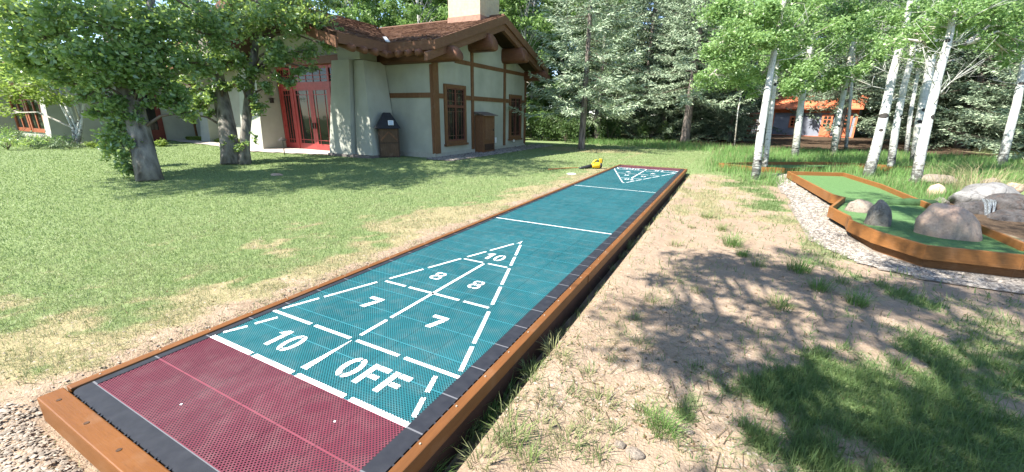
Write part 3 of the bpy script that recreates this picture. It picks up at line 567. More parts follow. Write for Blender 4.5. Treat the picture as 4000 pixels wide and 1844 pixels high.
k = hb(); k.prism([(-36.5, 5.6, 3.35), (-25.0, 5.6, 3.35), (-25, 12.5, 5.2), (-36.5, 12.5, 5.2)], (0, 0, .2)); k.build('roof', MT['soffit'], H); shakes(np.array([-36.5, 5.6, 3.55]), (1, 0, 0), np.array([0, 6.9, 1.85])/7.143, 11.5, 7.1, lambda c: True, .3, .25, .5).build('shingles', MT['shake'], H)
hb().box(-36.5, -25.0, 5.5, 5.6, 3.2, 3.55).build('fascia', MT['fascia'], H)
# chimney
k = hb(); k.box(-9.35, -7.75, 14.6, 16.2, 5.15, 9.6); ch = k.build('chimney', MT['stone'], H)
k = hb(); k.box(-9.38, -7.72, 14.57, 16.23, 5.1, 5.52); k.build('flashing', plain('rusty flashing', (.30, .17, .12), .6), ch); hb().box(-9.5, -7.6, 14.45, 16.35, 9.6, 9.8).build('cap', MT['plinth'], ch)
# ------------------------------------------------------------------ things standing at the lodge
bn = thing('trash_bin', 'tall dark wooden trash bin with peaked black roof against the lodge wall', 'trash bin', (-9.72, 10.92, -.1)); bo = (0, 0, 0)
MB(bo).box(-.38, .38, -.38, .38, 0, 1.12).build('body', wood('dark bin boards', (.055, .034, .022), .7, 4, (8, 8, 1)), bn)
MB(bo).add([(-.52, -.50, 1.10), (.52, -.50, 1.10), (.52, .46, 1.10), (-.52, .46, 1.10), (-.22, -.12, 1.68), (.22, -.12, 1.68), (.22, .12, 1.68), (-.22, .12, 1.68)], [(3, 2, 1, 0), (4, 5, 6, 7), (0, 1, 5, 4), (1, 2, 6, 5), (2, 3, 7, 6), (3, 0, 4, 7)]).build('roof', plain('black bin roof', (.018, .018, .02), .6), bn)
dr = MB(bo).box(.38, .40, -.33, .33, .06, .54).box(.38, .40, -.33, .33, .58, 1.08).build('door', wood('bin door boards', (.10, .058, .032), .7, 4, (8, 8, 1)), bn)
MB(bo).bar((.41, -.3, .66), (.41, 0, .98), .02, .05).bar((.41, .3, .66), (.41, 0, .98), .02, .05).build('brace', MT['trim'], dr)
sg = MB(bo).prism([(.465, .0, 1.22), (.465, .20, 1.22), (.388, .20, 1.39), (.388, .0, 1.39)], (.012, 0, .006)).build('notice', MT['whitep'], bn)
MB(bo).prism([(.464, .03, 1.24), (.464, .17, 1.24), (.457, .17, 1.255), (.457, .03, 1.255)], (.014, 0, .007)).prism([(.445, .03, 1.28), (.445, .17, 1.28), (.438, .17, 1.295), (.438, .03, 1.295)], (.014, 0, .007)).prism([(.425, .03, 1.325), (.425, .17, 1.325), (.413, .17, 1.35), (.413, .03, 1.35)], (.014, 0, .007)).build('print', plain('blue print', (.2, .35, .5), .5), sg)
bn.rotation_euler = (0, 0, math.radians(-42))
cb = thing('utility_cabinet', 'brown wooden utility cabinet with sloped slatted lid against the gable wall', 'cabinet', (GW+.05, 14.85, -.1))
MB().box(0, .42, -.5, .5, 0, 1.62).build('body', MT['trim'], cb); o = MB().box(.42, .45, -.38, .40, .55, 1.5).build('door', MT['fascia'], cb); MB().box(.45, .48, .30, .34, .95, 1.05).build('latch', MT['metal'], o)
MB().prism([(-.0, -.58, 1.74), (.56, -.58, 1.60), (.56, .58, 1.60), (0, .58, 1.74)], (0, 0, .03)).build('lid', plain('weathered lid', (.16, .12, .10), .8, .3, 12), cb)
MB().box(.42, .44, -.38, .40, .12, .40).build('vent_panel', MT['soffit'], cb)
pl = thing('path_light', 'bronze mushroom path light standing in the lawn before the red doors', 'garden light', gr(1112, 605)); MB().tube([(0, 0, 0), (.0, 0, .6)], .018, 8).build('stem', MT['metal'], pl)
MB().tube([(0, 0, .56), (0, 0, .60), (0, 0, .66), (0, 0, .69)], [.17, .16, .05, .01], 14).build('cap', MT['metal'], pl)
# ------------------------------------------------------------------ rocks
def rock(name, label, cat, c, sx, sy, sz, m, seed, rz=0, group=None, flatb=True, cuts=9, lean=(0, 0), parent=None):
    import bmesh
    bm = bmesh.new(); bmesh.ops.create_icosphere(bm, subdivisions=4, radius=1); r = np.random.default_rng(seed)
    dirs = r.normal(size=(cuts, 3)); dirs /= np.linalg.norm(dirs, axis=1)[:, None]; off = r.uniform(.66 if cuts > 9 else .74, .95, cuts); ph = r.uniform(0, 6, 6)
    for v in bm.verts:
        p = np.array(v.co); k = 1
        for d, o in zip(dirs, off):
            t = p@d
            if t > o: p = p-d*(t-o)*(.96 if cuts > 9 else .8)
        p = p*(1+.05*math.sin(p[0]*4+ph[0])*math.sin(p[1]*4.5+ph[1])+.03*math.sin(p[2]*8+ph[2]+p[0]*6)+.016*math.sin(p[0]*31+p[1]*27+ph[5])*math.sin(p[2]*29+ph[0])+.012*math.sin(p[0]*19+ph[3])*math.sin(p[1]*17+p[2]*15+ph[4]))
        z = p[2]
        if flatb: z = max(z, -.25)
        v.co = (p[0]*sx+lean[0]*max(z, 0), p[1]*sy+lean[1]*max(z, 0), z*sz)
    me = bpy.data.meshes.new(name); bm.to_mesh(me); bm.free(); me.polygons.foreach_set('use_smooth', [True]*len(me.polygons))
    o = link(name, me, m, parent); o.location = c; o.rotation_euler = (0, 0, rz)
    if label: tag(o, label, cat, group)
    return o
# ------------------------------------------------------------------ mini golf greens
def border(poly, skip, zt, zb, parent, closed=True, th=.045, nm='border_board', m=None):
    n = len(poly)
    for i in range(n if closed else n-1):
        if i in skip: continue
        a = np.array([*poly[i], 0.]); b = np.array([*poly[(i+1) % n], 0.]); L_ = np.linalg.norm(b-a); d = (b-a)/L_; e_ = .0015*(i % 3)
        k = MB(); k.bar(a+np.array([0, 0, (zt+zb)/2+e_])-d*.018, b+np.array([0, 0, (zt+zb)/2+e_])+d*.018, th, zt-zb); k.build(nm, m or MT['golfwood'], parent, bevel=.004)
mg = thing('minigolf_green', 'near putting green of bright turf with stepped timber border and three boulders on it', 'golf green', (0, 0, 0))
ZT = -.01
MB().prism([(x, y, -.085) for x, y in MG_OUT], (0, 0, .085+ZT)).build('turf', MT['turf'], mg)
border(MG_OUT, (), .09, -.09, mg)
low_ = [(4.02+.05, 6.86), (4.05, 6.45), (4.20, 5.93), (4.54, 5.41), (5.36, 5.48), (7.2, 5.98)]
border([(x+.012, y+.008) for x, y in low_], (), -.085, -.32, mg, False, .05, 'retaining_board', wood('lower golf plank', (.17, .070, .022), .65, 4, (3, 3, 20)))
mo = MB(); A = gr(3455, 795, 0); Bm = gr(3650, 800, 0); mo.tube([A, A*.5+Bm*.5+np.array([0, 0, .02]), Bm], [.07, .10, .09], 10); mo.build('mound', MT['turf_shade'], mg, True)  # darker turf here: the mound's shading is put into its colour
mg2 = thing('minigolf_green', 'far low putting green with thin timber border in the tall grass among the aspens', 'golf green', (0, 0, 0))
P2 = [(1.94, 14.75), (3.43, 16.2), (5.33, 17.45), (6.25, 17.7), (8.25, 17.45), (7.24, 17.0), (6.16, 16.7), (3.88, 14.33), (2.95, 14.2)]
MB().prism([(x, y, -.2) for x, y in P2], (0, 0, .15)).build('turf', MT['turf'], mg2); border(P2, (), .05, -.14, mg2)
rock('boulder', 'low tan boulder on the near green, farthest from the camera of the three', 'boulder', (4.40, 7.92, -.01), .22, .17, .21, MT['r_pale'], 5, .3, 'boulders on the near putting green')
rock('boulder', 'upright pointed grey boulder between two tan boulders on the green', 'boulder', (4.40, 6.84, -.02), .17, .15, .40, MT['r_grey'], 12, .5, 'boulders on the near putting green', lean=(-.03, 0))
bp_ = gr(3712, 925, 0.0); rock('boulder', 'largest smooth pinkish tan boulder at the front of the near green', 'boulder', (bp_[0], bp_[1]+.12, -.03), .36, .26, .47, MT['r_tan'], 23, -.12, 'boulders on the near putting green', lean=(-.06, 0), cuts=5)
# waterfall rocks and water
def wrock(label, px, py, d, sx, sy, sz, m, seed, rz=0, cuts=16): rock('waterfall_rock', label, 'rock', tuple(at(px, py, d)+np.array([0, 0, .05])), sx*1.12, sy*1.1, sz*1.25, MT[m], seed, rz, 'rocks of the small waterfall', False, cuts=cuts)
wrock('big grey slab rock the water runs over', 3835, 790, 8.6, .62, .50, .34, 'r_slab', 31, .5)
wrock('dark wet rock right of the falling water', 3950, 815, 7.9, .40, .30, .22, 'r_wet', 37, -.2)
wrock('dark rock face under the grey slab behind the big boulder', 3790, 850, 8.0, .34, .26, .22, 'r_wet', 67, .1)
wrock('brown wet rock low at the foot of the water', 3950, 875, 7.4, .34, .24, .19, 'r_wet', 43, .4)
wrock('small round tan rock left of the grey slab', 3652, 760, 9.3, .15, .13, .15, 'r_tan', 41, 0, 7)
wrock('small brown stone at the end of the turf mound', 3672, 803, 8.6, .12, .10, .10, 'r_grey', 53)
wrock('flat pale rock behind the slab under the dry grass', 3640, 715, 10.8, .42, .30, .17, 'r_pale', 59)
wrock('orange tan rock topmost at the frame edge', 3955, 748, 9.3, .17, .15, .14, 'r_tan', 47, .2)
wrock('small pale rock on top of the slab', 3865, 727, 9.8, .16, .14, .13, 'r_pale', 61)
wrock('pale flat stone in front of the wet rocks', 3990, 922, 7.0, .20, .16, .11, 'r_pale', 63)
def _water():
    t = NT('falling water'); f = t.noise(9, 4, t.coord((6, 6, 1))); col = t.mix(t.ramp(f, .35, .65), (.07, .075, .08), (.20, .22, .23)); t.bump(f, .5, .03); t.fin(col, .12, .6); return t.m
wt = MB(); rw_ = np.random.default_rng(4)
for k in range(11):
    a_ = at(3836+k*5+rw_.normal()*2, 776+k*.6, 8.0-.01*k); c_ = at(3850+k*3.2+rw_.normal()*5, 850+rw_.uniform(-14, 16), 7.62); m1_ = a_*.6+c_*.4+np.array([0, 0, .07]); w0 = rw_.uniform(.007, .016); wt.tube([a_, m1_, c_], [w0, w0*.8, w0*.45], 5)
tag(wt.build('waterfall', _water()), 'thin white cascade of water spilling over the grey slab', 'waterfall')
# flagstone, sprinkler cover
rock('flagstone', 'flat tan stone lying in the shaded lawn left of the court', 'stone', (-8.59, 5.5, -.09), .20, .13, .05, MT['r_tan'], 61)
p_ = gr(2232, 686); k = MB(); k.tube([(0, 0, -.05), (0, 0, .05), (0, 0, .062)], [.14, .14, .12], 16); o = k.build('valve_cover', plain('pale plastic cover', (.55, .6, .58), .6)); o.location = p_; tag(o, 'round pale valve cover in the lawn left of the far court', 'valve cover')
# ------------------------------------------------------------------ leaf blower
b0 = gr(2262, 655, -.02); b1 = gr(2350, 652, .0); dv = b1-b0; ang = math.atan2(dv[1], dv[0]); bl = thing('leaf_blower', 'yellow and black cordless leaf blower lying on the grass beside the court', 'leaf blower', (b0[0], b0[1], -.08), None, ang); bl.scale = (.80, .80, .80)
yel = plain('yellow plastic', (.62, .40, .02), .4, .08, 6); blk = plain('black plastic', (.02, .02, .022), .45, .2, 10)
Lb = float(np.hypot(dv[0], dv[1]))
MB().tube([(0, 0, .05), (.10, 0, .06), (.30, 0, .10), (.52, 0, .14)], [.045, .055, .065, .075], 12).build('tube', blk, bl, True)
MB().tube([(.52, 0, .14), (.58, 0, .15), (.68, 0, .16), (.80, 0, .16), (.86, 0, .16)], [.08, .10, .125, .12, .10], 14).build('body', yel, bl, True)
MB().tube([(.84, 0, .16), (.90, 0, .16), (.93, 0, .16)], [.115, .115, .08], 14).build('air_intake', blk, bl, True)
MB().tube([(.56, 0, .20), (.60, 0, .30), (.66, 0, .36), (.72, 0, .37)], [.05, .04, .035, .03], 8).build('front_grip', yel, bl, True)
MB().tube([(.62, 0, .33), (.72, 0, .34), (.84, 0, .33)], .028, 8).build('handle', blk, bl, True)
MB().box(.82, .93, -.05, .05, .24, .42).build('battery', yel, bl, bevel=.01); MB().box(.925, .95, -.045, .045, .27, .40).build('battery_cap', blk, bl)
MB().box(.60, .84, -.06, .06, .0, .05).build('foot', blk, bl)
q0 = gr(2142, 662, -.06); q1 = gr(2258, 655, -.06); o = MB(q0).tube([q0, (q0+q1)/2+np.array([0, 0, .01]), q1], [.016, .018, .014], 7).build('stick', plain('orange brown stick', (.30, .12, .04), .7)); o.location = q0; tag(o, 'thin orange brown stick in the grass in front of the leaf blower nozzle', 'stick')
# ------------------------------------------------------------------ foliage generators
def leaves(cent, size, rng, up=.35, asp=.62):
    """diamond leaves at the given centres, random facing with some upward bias -> (N*4,3)"""
    n = len(cent); size = np.broadcast_to(size, n)*rng.uniform(.7, 1.25, n)
    nr = rng.normal(size=(n, 3)); nr[:, 2] = np.abs(nr[:, 2])+up; nr /= np.linalg.norm(nr, axis=1)[:, None]
    t = rng.normal(size=(n, 3)); t -= nr*np.sum(t*nr, 1)[:, None]; t /= np.linalg.norm(t, axis=1)[:, None]; b = np.cross(nr, t)
    s = size[:, None]; fold = nr*s*.12
    return np.stack([cent-t*s*.55, cent+b*s*asp*.5-t*s*.08-fold, cent+t*s*.6, cent-b*s*asp*.5-t*s*.08+fold], 1).reshape(-1, 3)
def clump_points(n, c, r, rng, sub=10, tight=.42):
    """points in ragged sub clumps inside an ellipsoid r"""
    k = max(2, sub); d = rng.normal(size=(k, 3)); d /= np.linalg.norm(d, axis=1)[:, None]; cc = d*(rng.random((k, 1))**.45)*.85
    j = rng.integers(0, k, n); g = rng.normal(size=(n, 3))*tight*.55*(.6+.8*rng.random((k, 1))[j])
    return np.array(c)+(cc[j]+g)*np.array(r)
# ------------------------------------------------------------------ hero cottonwoods
def trunkpath(pts, d0, dd=0): return [at(x, y, d0+dd*i) for i, (x, y) in enumerate(pts)]
def hero(name, label, base, trunks, clumps, lm, bm_, lsize, seed, twm=None, extra=None, group=None, cat='tree', ts=1.0, lr=1.0):
    rng = np.random.default_rng(seed); t = thing(name, label, cat, base, group); base = np.array(base, float)
    mb = MB(base)
    for pts, rad, n in trunks: mb.tube(pts, [q*ts for q in rad], n)
    mb.build('trunk', bm_, t, True)
    br = MB(base); P = []; Z = []
    for (c, r, n, sz) in clumps:
        r = np.broadcast_to(np.array(r, float), 3); q = clump_points(n, c, r, rng, 14 if n > 900 else 8); P.append(q); Z.append(np.full(n, sz))
        # a limb from the nearest trunk point
        allp = np.array([p for tr in trunks for p in tr[0]]); j = np.argmin(np.linalg.norm(allp-np.array(c), axis=1)+.8*np.maximum(0, allp[:, 2]-c[2])); s_ = allp[j]; e_ = np.array(c, float); mid = (s_+e_)/2+np.array([0, 0, .12*np.linalg.norm(e_-s_)])
        if np.linalg.norm(e_-s_) > .3:
            br.tube([s_, mid, e_, e_+(e_-mid)*.3], [.05*lr, .032*lr, .016*lr, .006*lr], 5, False)
            for _ in range(5):
                d = rng.normal(size=3); d /= np.linalg.norm(d); br.tube([e_*.6+mid*.4, e_+d*r*.45, e_+d*r*.9+np.array([0, 0, -.05])], [.014, .009, .003], 4, False)
    P = np.concatenate(P)-base; Z = np.concatenate(Z)
    if len(br.v): br.build('branches', twm or MT['dtwig'], t, True)
    fastmesh('crown', leaves(P, Z, rng), 4, lm, t)
    if extra is not None: extra(t, base, rng)
    return t
def shadeclumps(poly, n, h0, h1, seed, r=1.0, nl=250, s=.13, walls=()):
    rng = np.random.default_rng(seed); P = np.array(poly); out = []
    while len(out) < n:
        x = rng.uniform(P[:, 0].min(), P[:, 0].max()); y = rng.uniform(P[:, 1].min(), P[:, 1].max())
        if not inpoly(poly, np.array(x), np.array(y)): continue
        h = rng.uniform(h0, h1); k = h/math.tan(ELEV); out.append((np.array([x-SH[0]*k, y-SH[1]*k, h]), (r, r, r*.55), nl, s))
    for (x, y, z, h) in walls: k = (h-z)/math.tan(ELEV); out.append((np.array([x-SH[0]*k, y-SH[1]*k, h]), (r, r, r*.55), nl, s))
    return out
# tree nearest on the lawn, leaning left, with sprouts up its left side
d1 = 9.93; tp = trunkpath([(588, 712), (566, 620), (545, 512), (520, 417), (470, 269), (425, 110), (404, 40)], d1)
tp += [tp[-1]+np.array([-.15, -.1, .9]), tp[-1]+np.array([-.3, 0, 2.6]), tp[-1]+np.array([-.3, .1, 4.6])]
cl = []
rg = np.random.default_rng(5)
def pxclump(x, y, d, r, n, s): cl.append((at(x, y, d), r, n, s))
for (x, y, d, r, n) in ((60, 60, 9.6, .75, 900), (190, 130, 9.2, .75, 1000), (60, 210, 9.3, .65, 800), (320, 60, 9.2, .75, 1000), (330, 200, 9.0, .65, 950), (210, 250, 9.6, .55, 600), (470, 120, 9.3, .7, 900), (450, 260, 9.3, .55, 800), (560, 200, 9.5, .6, 800), (600, 60, 9.7, .75, 900), (690, 160, 9.9, .6, 650), (560, 320, 9.6, .45, 550), (640, 330, 9.9, .42, 450), (700, 400, 10.1, .34, 300), (400, 330, 9.4, .45, 500), (780, 60, 10.2, .7, 700), (330, 380, 9.5, .3, 220), (520, 30, 10.4, .8, 800), (200, 20, 10.6, .9, 900), (-40, 120, 10.4, .8, 600), (610, 400, 9.9, .3, 220), (780, 250, 10.4, .5, 400), (130, 30, 9.9, .8, 800), (20, 280, 9.9, .5, 380), (120, 250, 9.6, .5, 420), (860, 150, 10.6, .5, 420), (700, 260, 10.0, .5, 450), (250, 320, 9.4, .35, 260), (420, 400, 9.5, .34, 300), (370, 440, 9.6, .26, 160), (720, 440, 10.0, .24, 130)): pxclump(x, y, d, (r, r, r*.72), int(n*1.15), .108)
cl += shadeclumps([(-10.2, 3.2), (-7.6, 2.9), (-6.2, 3.7), (-5.6, 5.0), (-4.7, 6.9), (-6, 8.6), (-9.8, 6.5)], 36, 6.2, 10.5, 31, walls=[(-10.6, 3.2, z, h) for z, h in ((.5, 5.8), (1.5, 6.5), (2.5, 6.8), (3.3, 7.2), (1.0, 7.5), (2.0, 5.8), (3, 8.2), (.2, 7.))])
def sprouts(t, base, rng):
    P = []; mb = MB(base)
    for (x, y, r, n) in ((500, 430, .26, 240), (470, 500, .28, 260), (450, 420, .28, 220), (420, 470, .24, 170), (450, 560, .25, 240), (490, 600, .2, 200), (500, 655, .18, 190), (470, 630, .2, 190), (420, 590, .2, 140), (395, 540, .18, 90), (540, 560, .14, 80), (440, 510, .25, 220), (540, 470, .18, 120), (410, 400, .25, 160), (500, 540, .22, 190)):
        c = at(x, y, 9.75); P.append(clump_points(int(n*1.1), c, (r, r, r*1.2), rng, 6)); g0 = at(560, 690, 9.85); mb.tube([g0, (g0+c)/2+np.array([-.05, 0, .0]), c], [.012, .008, .004], 4, False)
    s_ = fastmesh('sprouts', leaves(np.concatenate(P)-base, .088, rng), 4, MT['cot'], t); mb.build('stems', MT['dtwig'], s_)
hero('cottonwood_tree', 'leaning cottonwood nearest on the lawn with leafy sprouts up its thick grey trunk', gr(588, 709), [(tp, [.37, .33, .30, .30, .25, .20, .18, .15, .10, .04], 18), ([tp[4], at(560, 120, 9.6), at(600, -30, 9.6), at(640, -300, 9.6)], [.13, .11, .09, .04], 8), ([tp[4], at(330, 190, 9.7), at(210, 130, 9.7), at(100, 110, 9.7)], [.10, .08, .06, .03], 8)], cl, MT['cot'], MT['bark'], .085, 21, None, sprouts, ts=.74)
# double trunked cottonwood in front of the entrance
d2 = 13.2
ta = trunkpath([(906, 645), (900, 590), (889, 505), (869, 404), (848, 303), (808, 189), (761, 20)], d2); ta += [ta[-1]+np.array([-.4, 0, 2.2]), ta[-1]+np.array([-.7, .1, 5])]
tb = trunkpath([(958, 645), (955, 590), (957, 539), (970, 404), (982, 280), (1003, 150), (1008, 0)], d2); tb += [tb[-1]+np.array([.1, 0, 2.4]), tb[-1]+np.array([.2, .1, 4.6])]
cl = []
for (x, y, d, r, n) in ((720, 330, 12.8, .5, 420), (760, 230, 12.6, .6, 650), (840, 90, 12.7, .8, 900), (860, 240, 12.5, .55, 600), (950, 100, 12.6, .75, 850), (930, 230, 12.6, .5, 520), (1040, 60, 12.7, .8, 900), (1060, 190, 12.7, .55, 620), (1000, 290, 12.9, .38, 250), (1090, 240, 12.8, .42, 380), (1160, 90, 12.8, .75, 800), (1190, 200, 12.9, .45, 400), (1260, 90, 13.0, .55, 420), (1240, 20, 13.0, .65, 500), (1280, 180, 13.1, .28, 150), (690, 100, 13.2, .8, 700), (690, 250, 13.1, .6, 500), (760, 400, 13.0, .35, 260), (820, 360, 12.9, .3, 180), (930, 20, 13.3, .8, 600), (1120, 10, 13.4, .8, 600), (985, 380, 12.9, .22, 100), (1000, 440, 13.0, .2, 80), (1320, 120, 13.2, .2, 70), (820, 440, 12.95, .2, 90), (735, 445, 12.8, .3, 200), (800, 395, 12.8, .3, 200), (1040, 340, 12.9, .3, 200), (1110, 310, 12.9, .3, 220), (1165, 275, 13.0, .28, 200), (940, 330, 12.8, .3, 200), (700, 390, 12.9, .35, 240), (870, 330, 12.7, .3, 220), (1010, 420, 13.0, .25, 110), (1230, 270, 13.0, .2, 90)): cl.append((at(x, y, d), (r, r, r*.72), int(n*1.25), .115))
cl += shadeclumps([(-9.5, 6.8), (-6.2, 8.6), (-4.6, 7.4), (-3.6, 8.9), (-2.3, 10.7), (-2.8, 12.4), (-5, 13.8), (-7.5, 14.2), (-7.5, 11.2), (-11, 9.3)], 46, 6.8, 11.5, 32, 1.05, walls=[(-9.6, 11.4, z, h) for z, h in ((.5, 7), (1.4, 7.6), (2.4, 8.2), (3.2, 9))]+[(-8.5, 11.4, z, h) for z, h in ((.5, 8), (1.6, 8.6), (2.8, 9.6), (3.4, 8))]+[(-11, 10.1, z, h) for z, h in ((.8, 7), (2.0, 7.8), (3.0, 8.4))]+[(-14.2, 11, z, h) for z, h in ((2.8, 8.4), (2.2, 7.2), (1.2, 7.4))])
def sprouts2(t, base, rng):
    P = []
    for (x, y, r, n) in ((880, 560, .14, 60), (930, 580, .16, 80), (905, 540, .12, 40), (960, 560, .15, 60), (985, 530, .12, 40), (1000, 555, .1, 30)): P.append(clump_points(n, at(x, y, 12.95), (r, r, r), rng, 5))
    fastmesh('sprouts', leaves(np.concatenate(P)-base, .085, rng), 4, MT['cot'], t)
hero('cottonwood_tree', 'twin trunked cottonwood shading the lodge entrance', gr(930, 642), [(ta, [.40, .34, .31, .29, .26, .22, .18, .12, .03], 16), (tb, [.24, .20, .18, .17, .15, .12, .10, .07, .02], 12)], cl, MT['cot'], MT['bark'], .095, 22, None, sprouts2, ts=.80)
# multi-stemmed small tree by the left wing
bs = gr(300, 574); st = []
for (x1, y1, x2, y2) in ((300, 500, 240, 380), (320, 480, 335, 330), (285, 500, 200, 330), (310, 470, 290, 300)): st.append(([bs+np.array([(x1-300)*.004, 0, 0]), at(x1, y1, 18.6), at(x2, y2, 18.6), at(x2-15, y2-110, 18.6)], [.075, .065, .05, .02], 8))
cl = [(at(x, y, d), (r, r, r*.6), n, .13) for (x, y, d, r, n) in ((40, 370, 17.5, .9, 420), (120, 330, 17.3, 1.0, 520), (230, 310, 17.5, 1.0, 500), (60, 280, 18, 1.1, 500), (330, 330, 18, .9, 350), (180, 380, 17.6, .7, 260), (280, 390, 17.8, .55, 160), (30, 440, 18.5, .6, 200), (200, 230, 19, 1.3, 500), (60, 180, 19, 1.3, 500), (340, 220, 19, 1.2, 400))]
hero('ornamental_tree', 'small multi stemmed tree with pale lime leaves before the left wing windows', bs, st, cl, MT['lime'], MT['aspen'], .13, 25, MT['twig'])
# ------------------------------------------------------------------ aspens
def aspen(i, label, pts, widths, d, clumps, twigs, seed, dark=False):
    P = trunkpath(pts, d); t0 = P[-1]; dv_ = (P[-1]-P[-2]); dv_ = dv_/np.linalg.norm(dv_); dv_ = dv_*.5+np.array([0, 0, .7]); dv_ /= np.linalg.norm(dv_)
    P += [t0+dv_*1.5, t0+dv_*3.4, t0+dv_*5.2]; Wd = list(widths)+[widths[-1]*.8, widths[-1]*.5, .015]
    base = gr(*pts[0]); base[2] = float(height(np.array(base[0]), np.array(base[1]))); rng = np.random.default_rng(seed)
    P[0] = np.array([P[0][0], P[0][1], base[2]-.08]); tr = [(P, Wd, 12)]
    for _ in range(twigs*2):          # bare crooked dead limbs
        k_ = rng.integers(2, len(pts)); f_ = rng.random(); s_ = P[k_]*(1-f_)+P[min(k_+1, len(P)-1)]*f_; s_ = np.array(s_)
        dr_ = RT*rng.choice([-1, 1])*rng.uniform(.4, 1)+FW*rng.normal()*.6+np.array([0, 0, rng.uniform(-.1, .7)]); dr_ /= np.linalg.norm(dr_); ln = rng.uniform(.35, 1.5)
        m1 = s_+dr_*ln*.45+rng.normal(size=3)*.05; e_ = s_+dr_*ln+np.array([0, 0, rng.uniform(-.05, .3)]); tr.append(([s_, m1, e_], [.017, .011, .004], 5))
        for _ in range(4): tr.append(([m1, m1+(e_-m1)*.5+rng.normal(size=3)*.15, m1+(e_-m1)*.9+rng.normal(size=3)*.25], [.009, .006, .003], 4))
    cc = [(at(x, y, d+dd), (r, r, r*.7), int(n*2.2), .082*max(1, d/13.5)) for (x, y, dd, r, n) in clumps]
    up = t0+dv_*2.2
    for k_ in range(7): a = k_*2.4+seed; cc.append((up+np.array([math.cos(a)*(.5+.12*k_), math.sin(a)*(.5+.12*k_), -.9+.62*k_]), (.75, .75, .55), 330, .11))
    return hero('aspen_tree', label, base, tr, cc, MT['asp'], MT['aspen'] if not dark else MT['aspen'], .06, seed, MT['twig'], None, 'white trunked aspens on the right', ts=.82)
aspen(0, 'front left aspen of the right grove, standing beside the dirt patch', [(2952, 697), (2969, 538), (2996, 370), (3016, 249), (3037, 135), (3063, 0)], [.15, .125, .11, .10, .09, .075], 11.7, [(2930, 60, .2, .75, 900), (2860, 130, -.2, .6, 600), (2960, 170, -.4, .55, 600), (3080, 90, -.2, .6, 550), (3000, 40, -.6, .5, 600), (3030, 150, -.5, .4, 420), (2790, 170, .3, .6, 500), (2770, 300, .6, .5, 320), (2800, 60, .3, .6, 500), (3180, 40, .2, .6, 480), (2880, 230, 0, .5, 450), (2980, 290, .3, .35, 250), (3120, 170, .3, .4, 260), (2840, 40, .2, .6, 500), (3050, 20, .3, .6, 400)], 5, 51)
aspen(1, 'slim aspen close behind the front left aspen trunk', [(2990, 645), (3000, 540), (3016, 404), (3026, 323), (3040, 200)], [.11, .10, .09, .085, .07], 13.2, [(2900, 310, .2, .5, 420), (2830, 250, .3, .6, 480), (3020, 220, 0, .45, 300), (2940, 350, .5, .4, 250)], 3, 52)
aspen(2, 'aspen with a forked elbow branch standing left of the orange shed', [(3104, 618), (3121, 471), (3141, 323), (3164, 188), (3185, 100)], [.19, .165, .15, .13, .11], 18.2, [(3120, 300, -.5, .7, 520), (3060, 200, 0, .8, 500), (3230, 180, 0, .8, 450), (3160, 20, 0, .9, 500), (3180, 260, -.5, .6, 420), (3090, 340, -.6, .5, 320), (3200, 120, 0, .8, 500), (3120, 60, 0, .8, 400)], 6, 53)
aspen(3, 'middle aspen in front of the orange shed doors', [(3255, 612), (3272, 471), (3302, 337), (3326, 188), (3345, 80)], [.17, .15, .13, .12, .10], 19.0, [(3290, 300, -.6, .7, 480), (3380, 40, 0, .9, 480), (3290, 50, 0, .9, 480), (3400, 220, 0, .7, 260), (3460, 120, .3, .9, 350), (3340, 270, -.6, .5, 300), (3240, 330, -.4, .5, 300), (3330, 120, 0, .9, 500), (3260, 160, .3, .7, 350)], 6, 54)
aspen(4, 'thin dark stemmed aspen just right of the middle aspen', [(3306, 582), (3315, 471), (3329, 316), (3340, 200)], [.10, .09, .08, .07], 21.5, [(3360, 200, 0, .8, 260)], 3, 55)
aspen(5, 'thick leaning aspen growing beside the back edge of the near green', [(3390, 692), (3427, 559), (3461, 417), (3484, 303), (3511, 202), (3531, 141), (3550, 30)], [.185, .16, .145, .135, .12, .115, .10], 12.4, [(3500, 110, .2, .6, 380), (3440, 60, .3, .6, 380), (3380, 130, .4, .5, 260), (3560, 40, .2, .6, 300)], 9, 56)
aspen(6, 'greyish aspen right of the thick leaning aspen', [(3478, 668), (3498, 505), (3531, 337), (3562, 222), (3575, 67)], [.14, .125, .115, .105, .09], 14.0, [(3600, 90, 0, .6, 300), (3540, 30, .3, .7, 300)], 6, 57)
aspen(7, 'thin aspen in the shade behind the greyish aspen', [(3540, 602), (3558, 437), (3582, 303), (3600, 180)], [.13, .11, .10, .09], 21.0, [(3600, 220, -.5, .8, 220)], 4, 58)
aspen(8, 'second aspen standing behind the tallest right hand aspen', [(3577, 640), (3595, 471), (3626, 303), (3642, 188), (3660, 60)], [.22, .20, .18, .16, .13], 16.0, [(3680, 110, 0, .7, 330), (3640, 30, 0, .7, 280)], 6, 59)
aspen(9, 'tallest front right aspen with black scarred foot beside the rocks', [(3575, 728), (3602, 572), (3636, 424), (3666, 296), (3703, 168), (3737, 0)], [.145, .135, .125, .115, .10, .085], 10.8, [(3740, 70, .2, .55, 420), (3720, 20, -.4, .5, 420), (3880, 120, .6, .6, 360), (3990, 160, .6, .5, 260), (3800, 60, .3, .6, 420), (3580, 130, .6, .5, 260), (3480, 170, .6, .5, 240), (3620, 190, .8, .5, 220), (3940, 210, .9, .5, 200), (3850, 40, .2, .6, 480), (3660, 110, .3, .45, 240), (3930, 100, .5, .55, 380), (3800, 160, .4, .4, 200), (3960, 30, .3, .6, 360)], 10, 60)
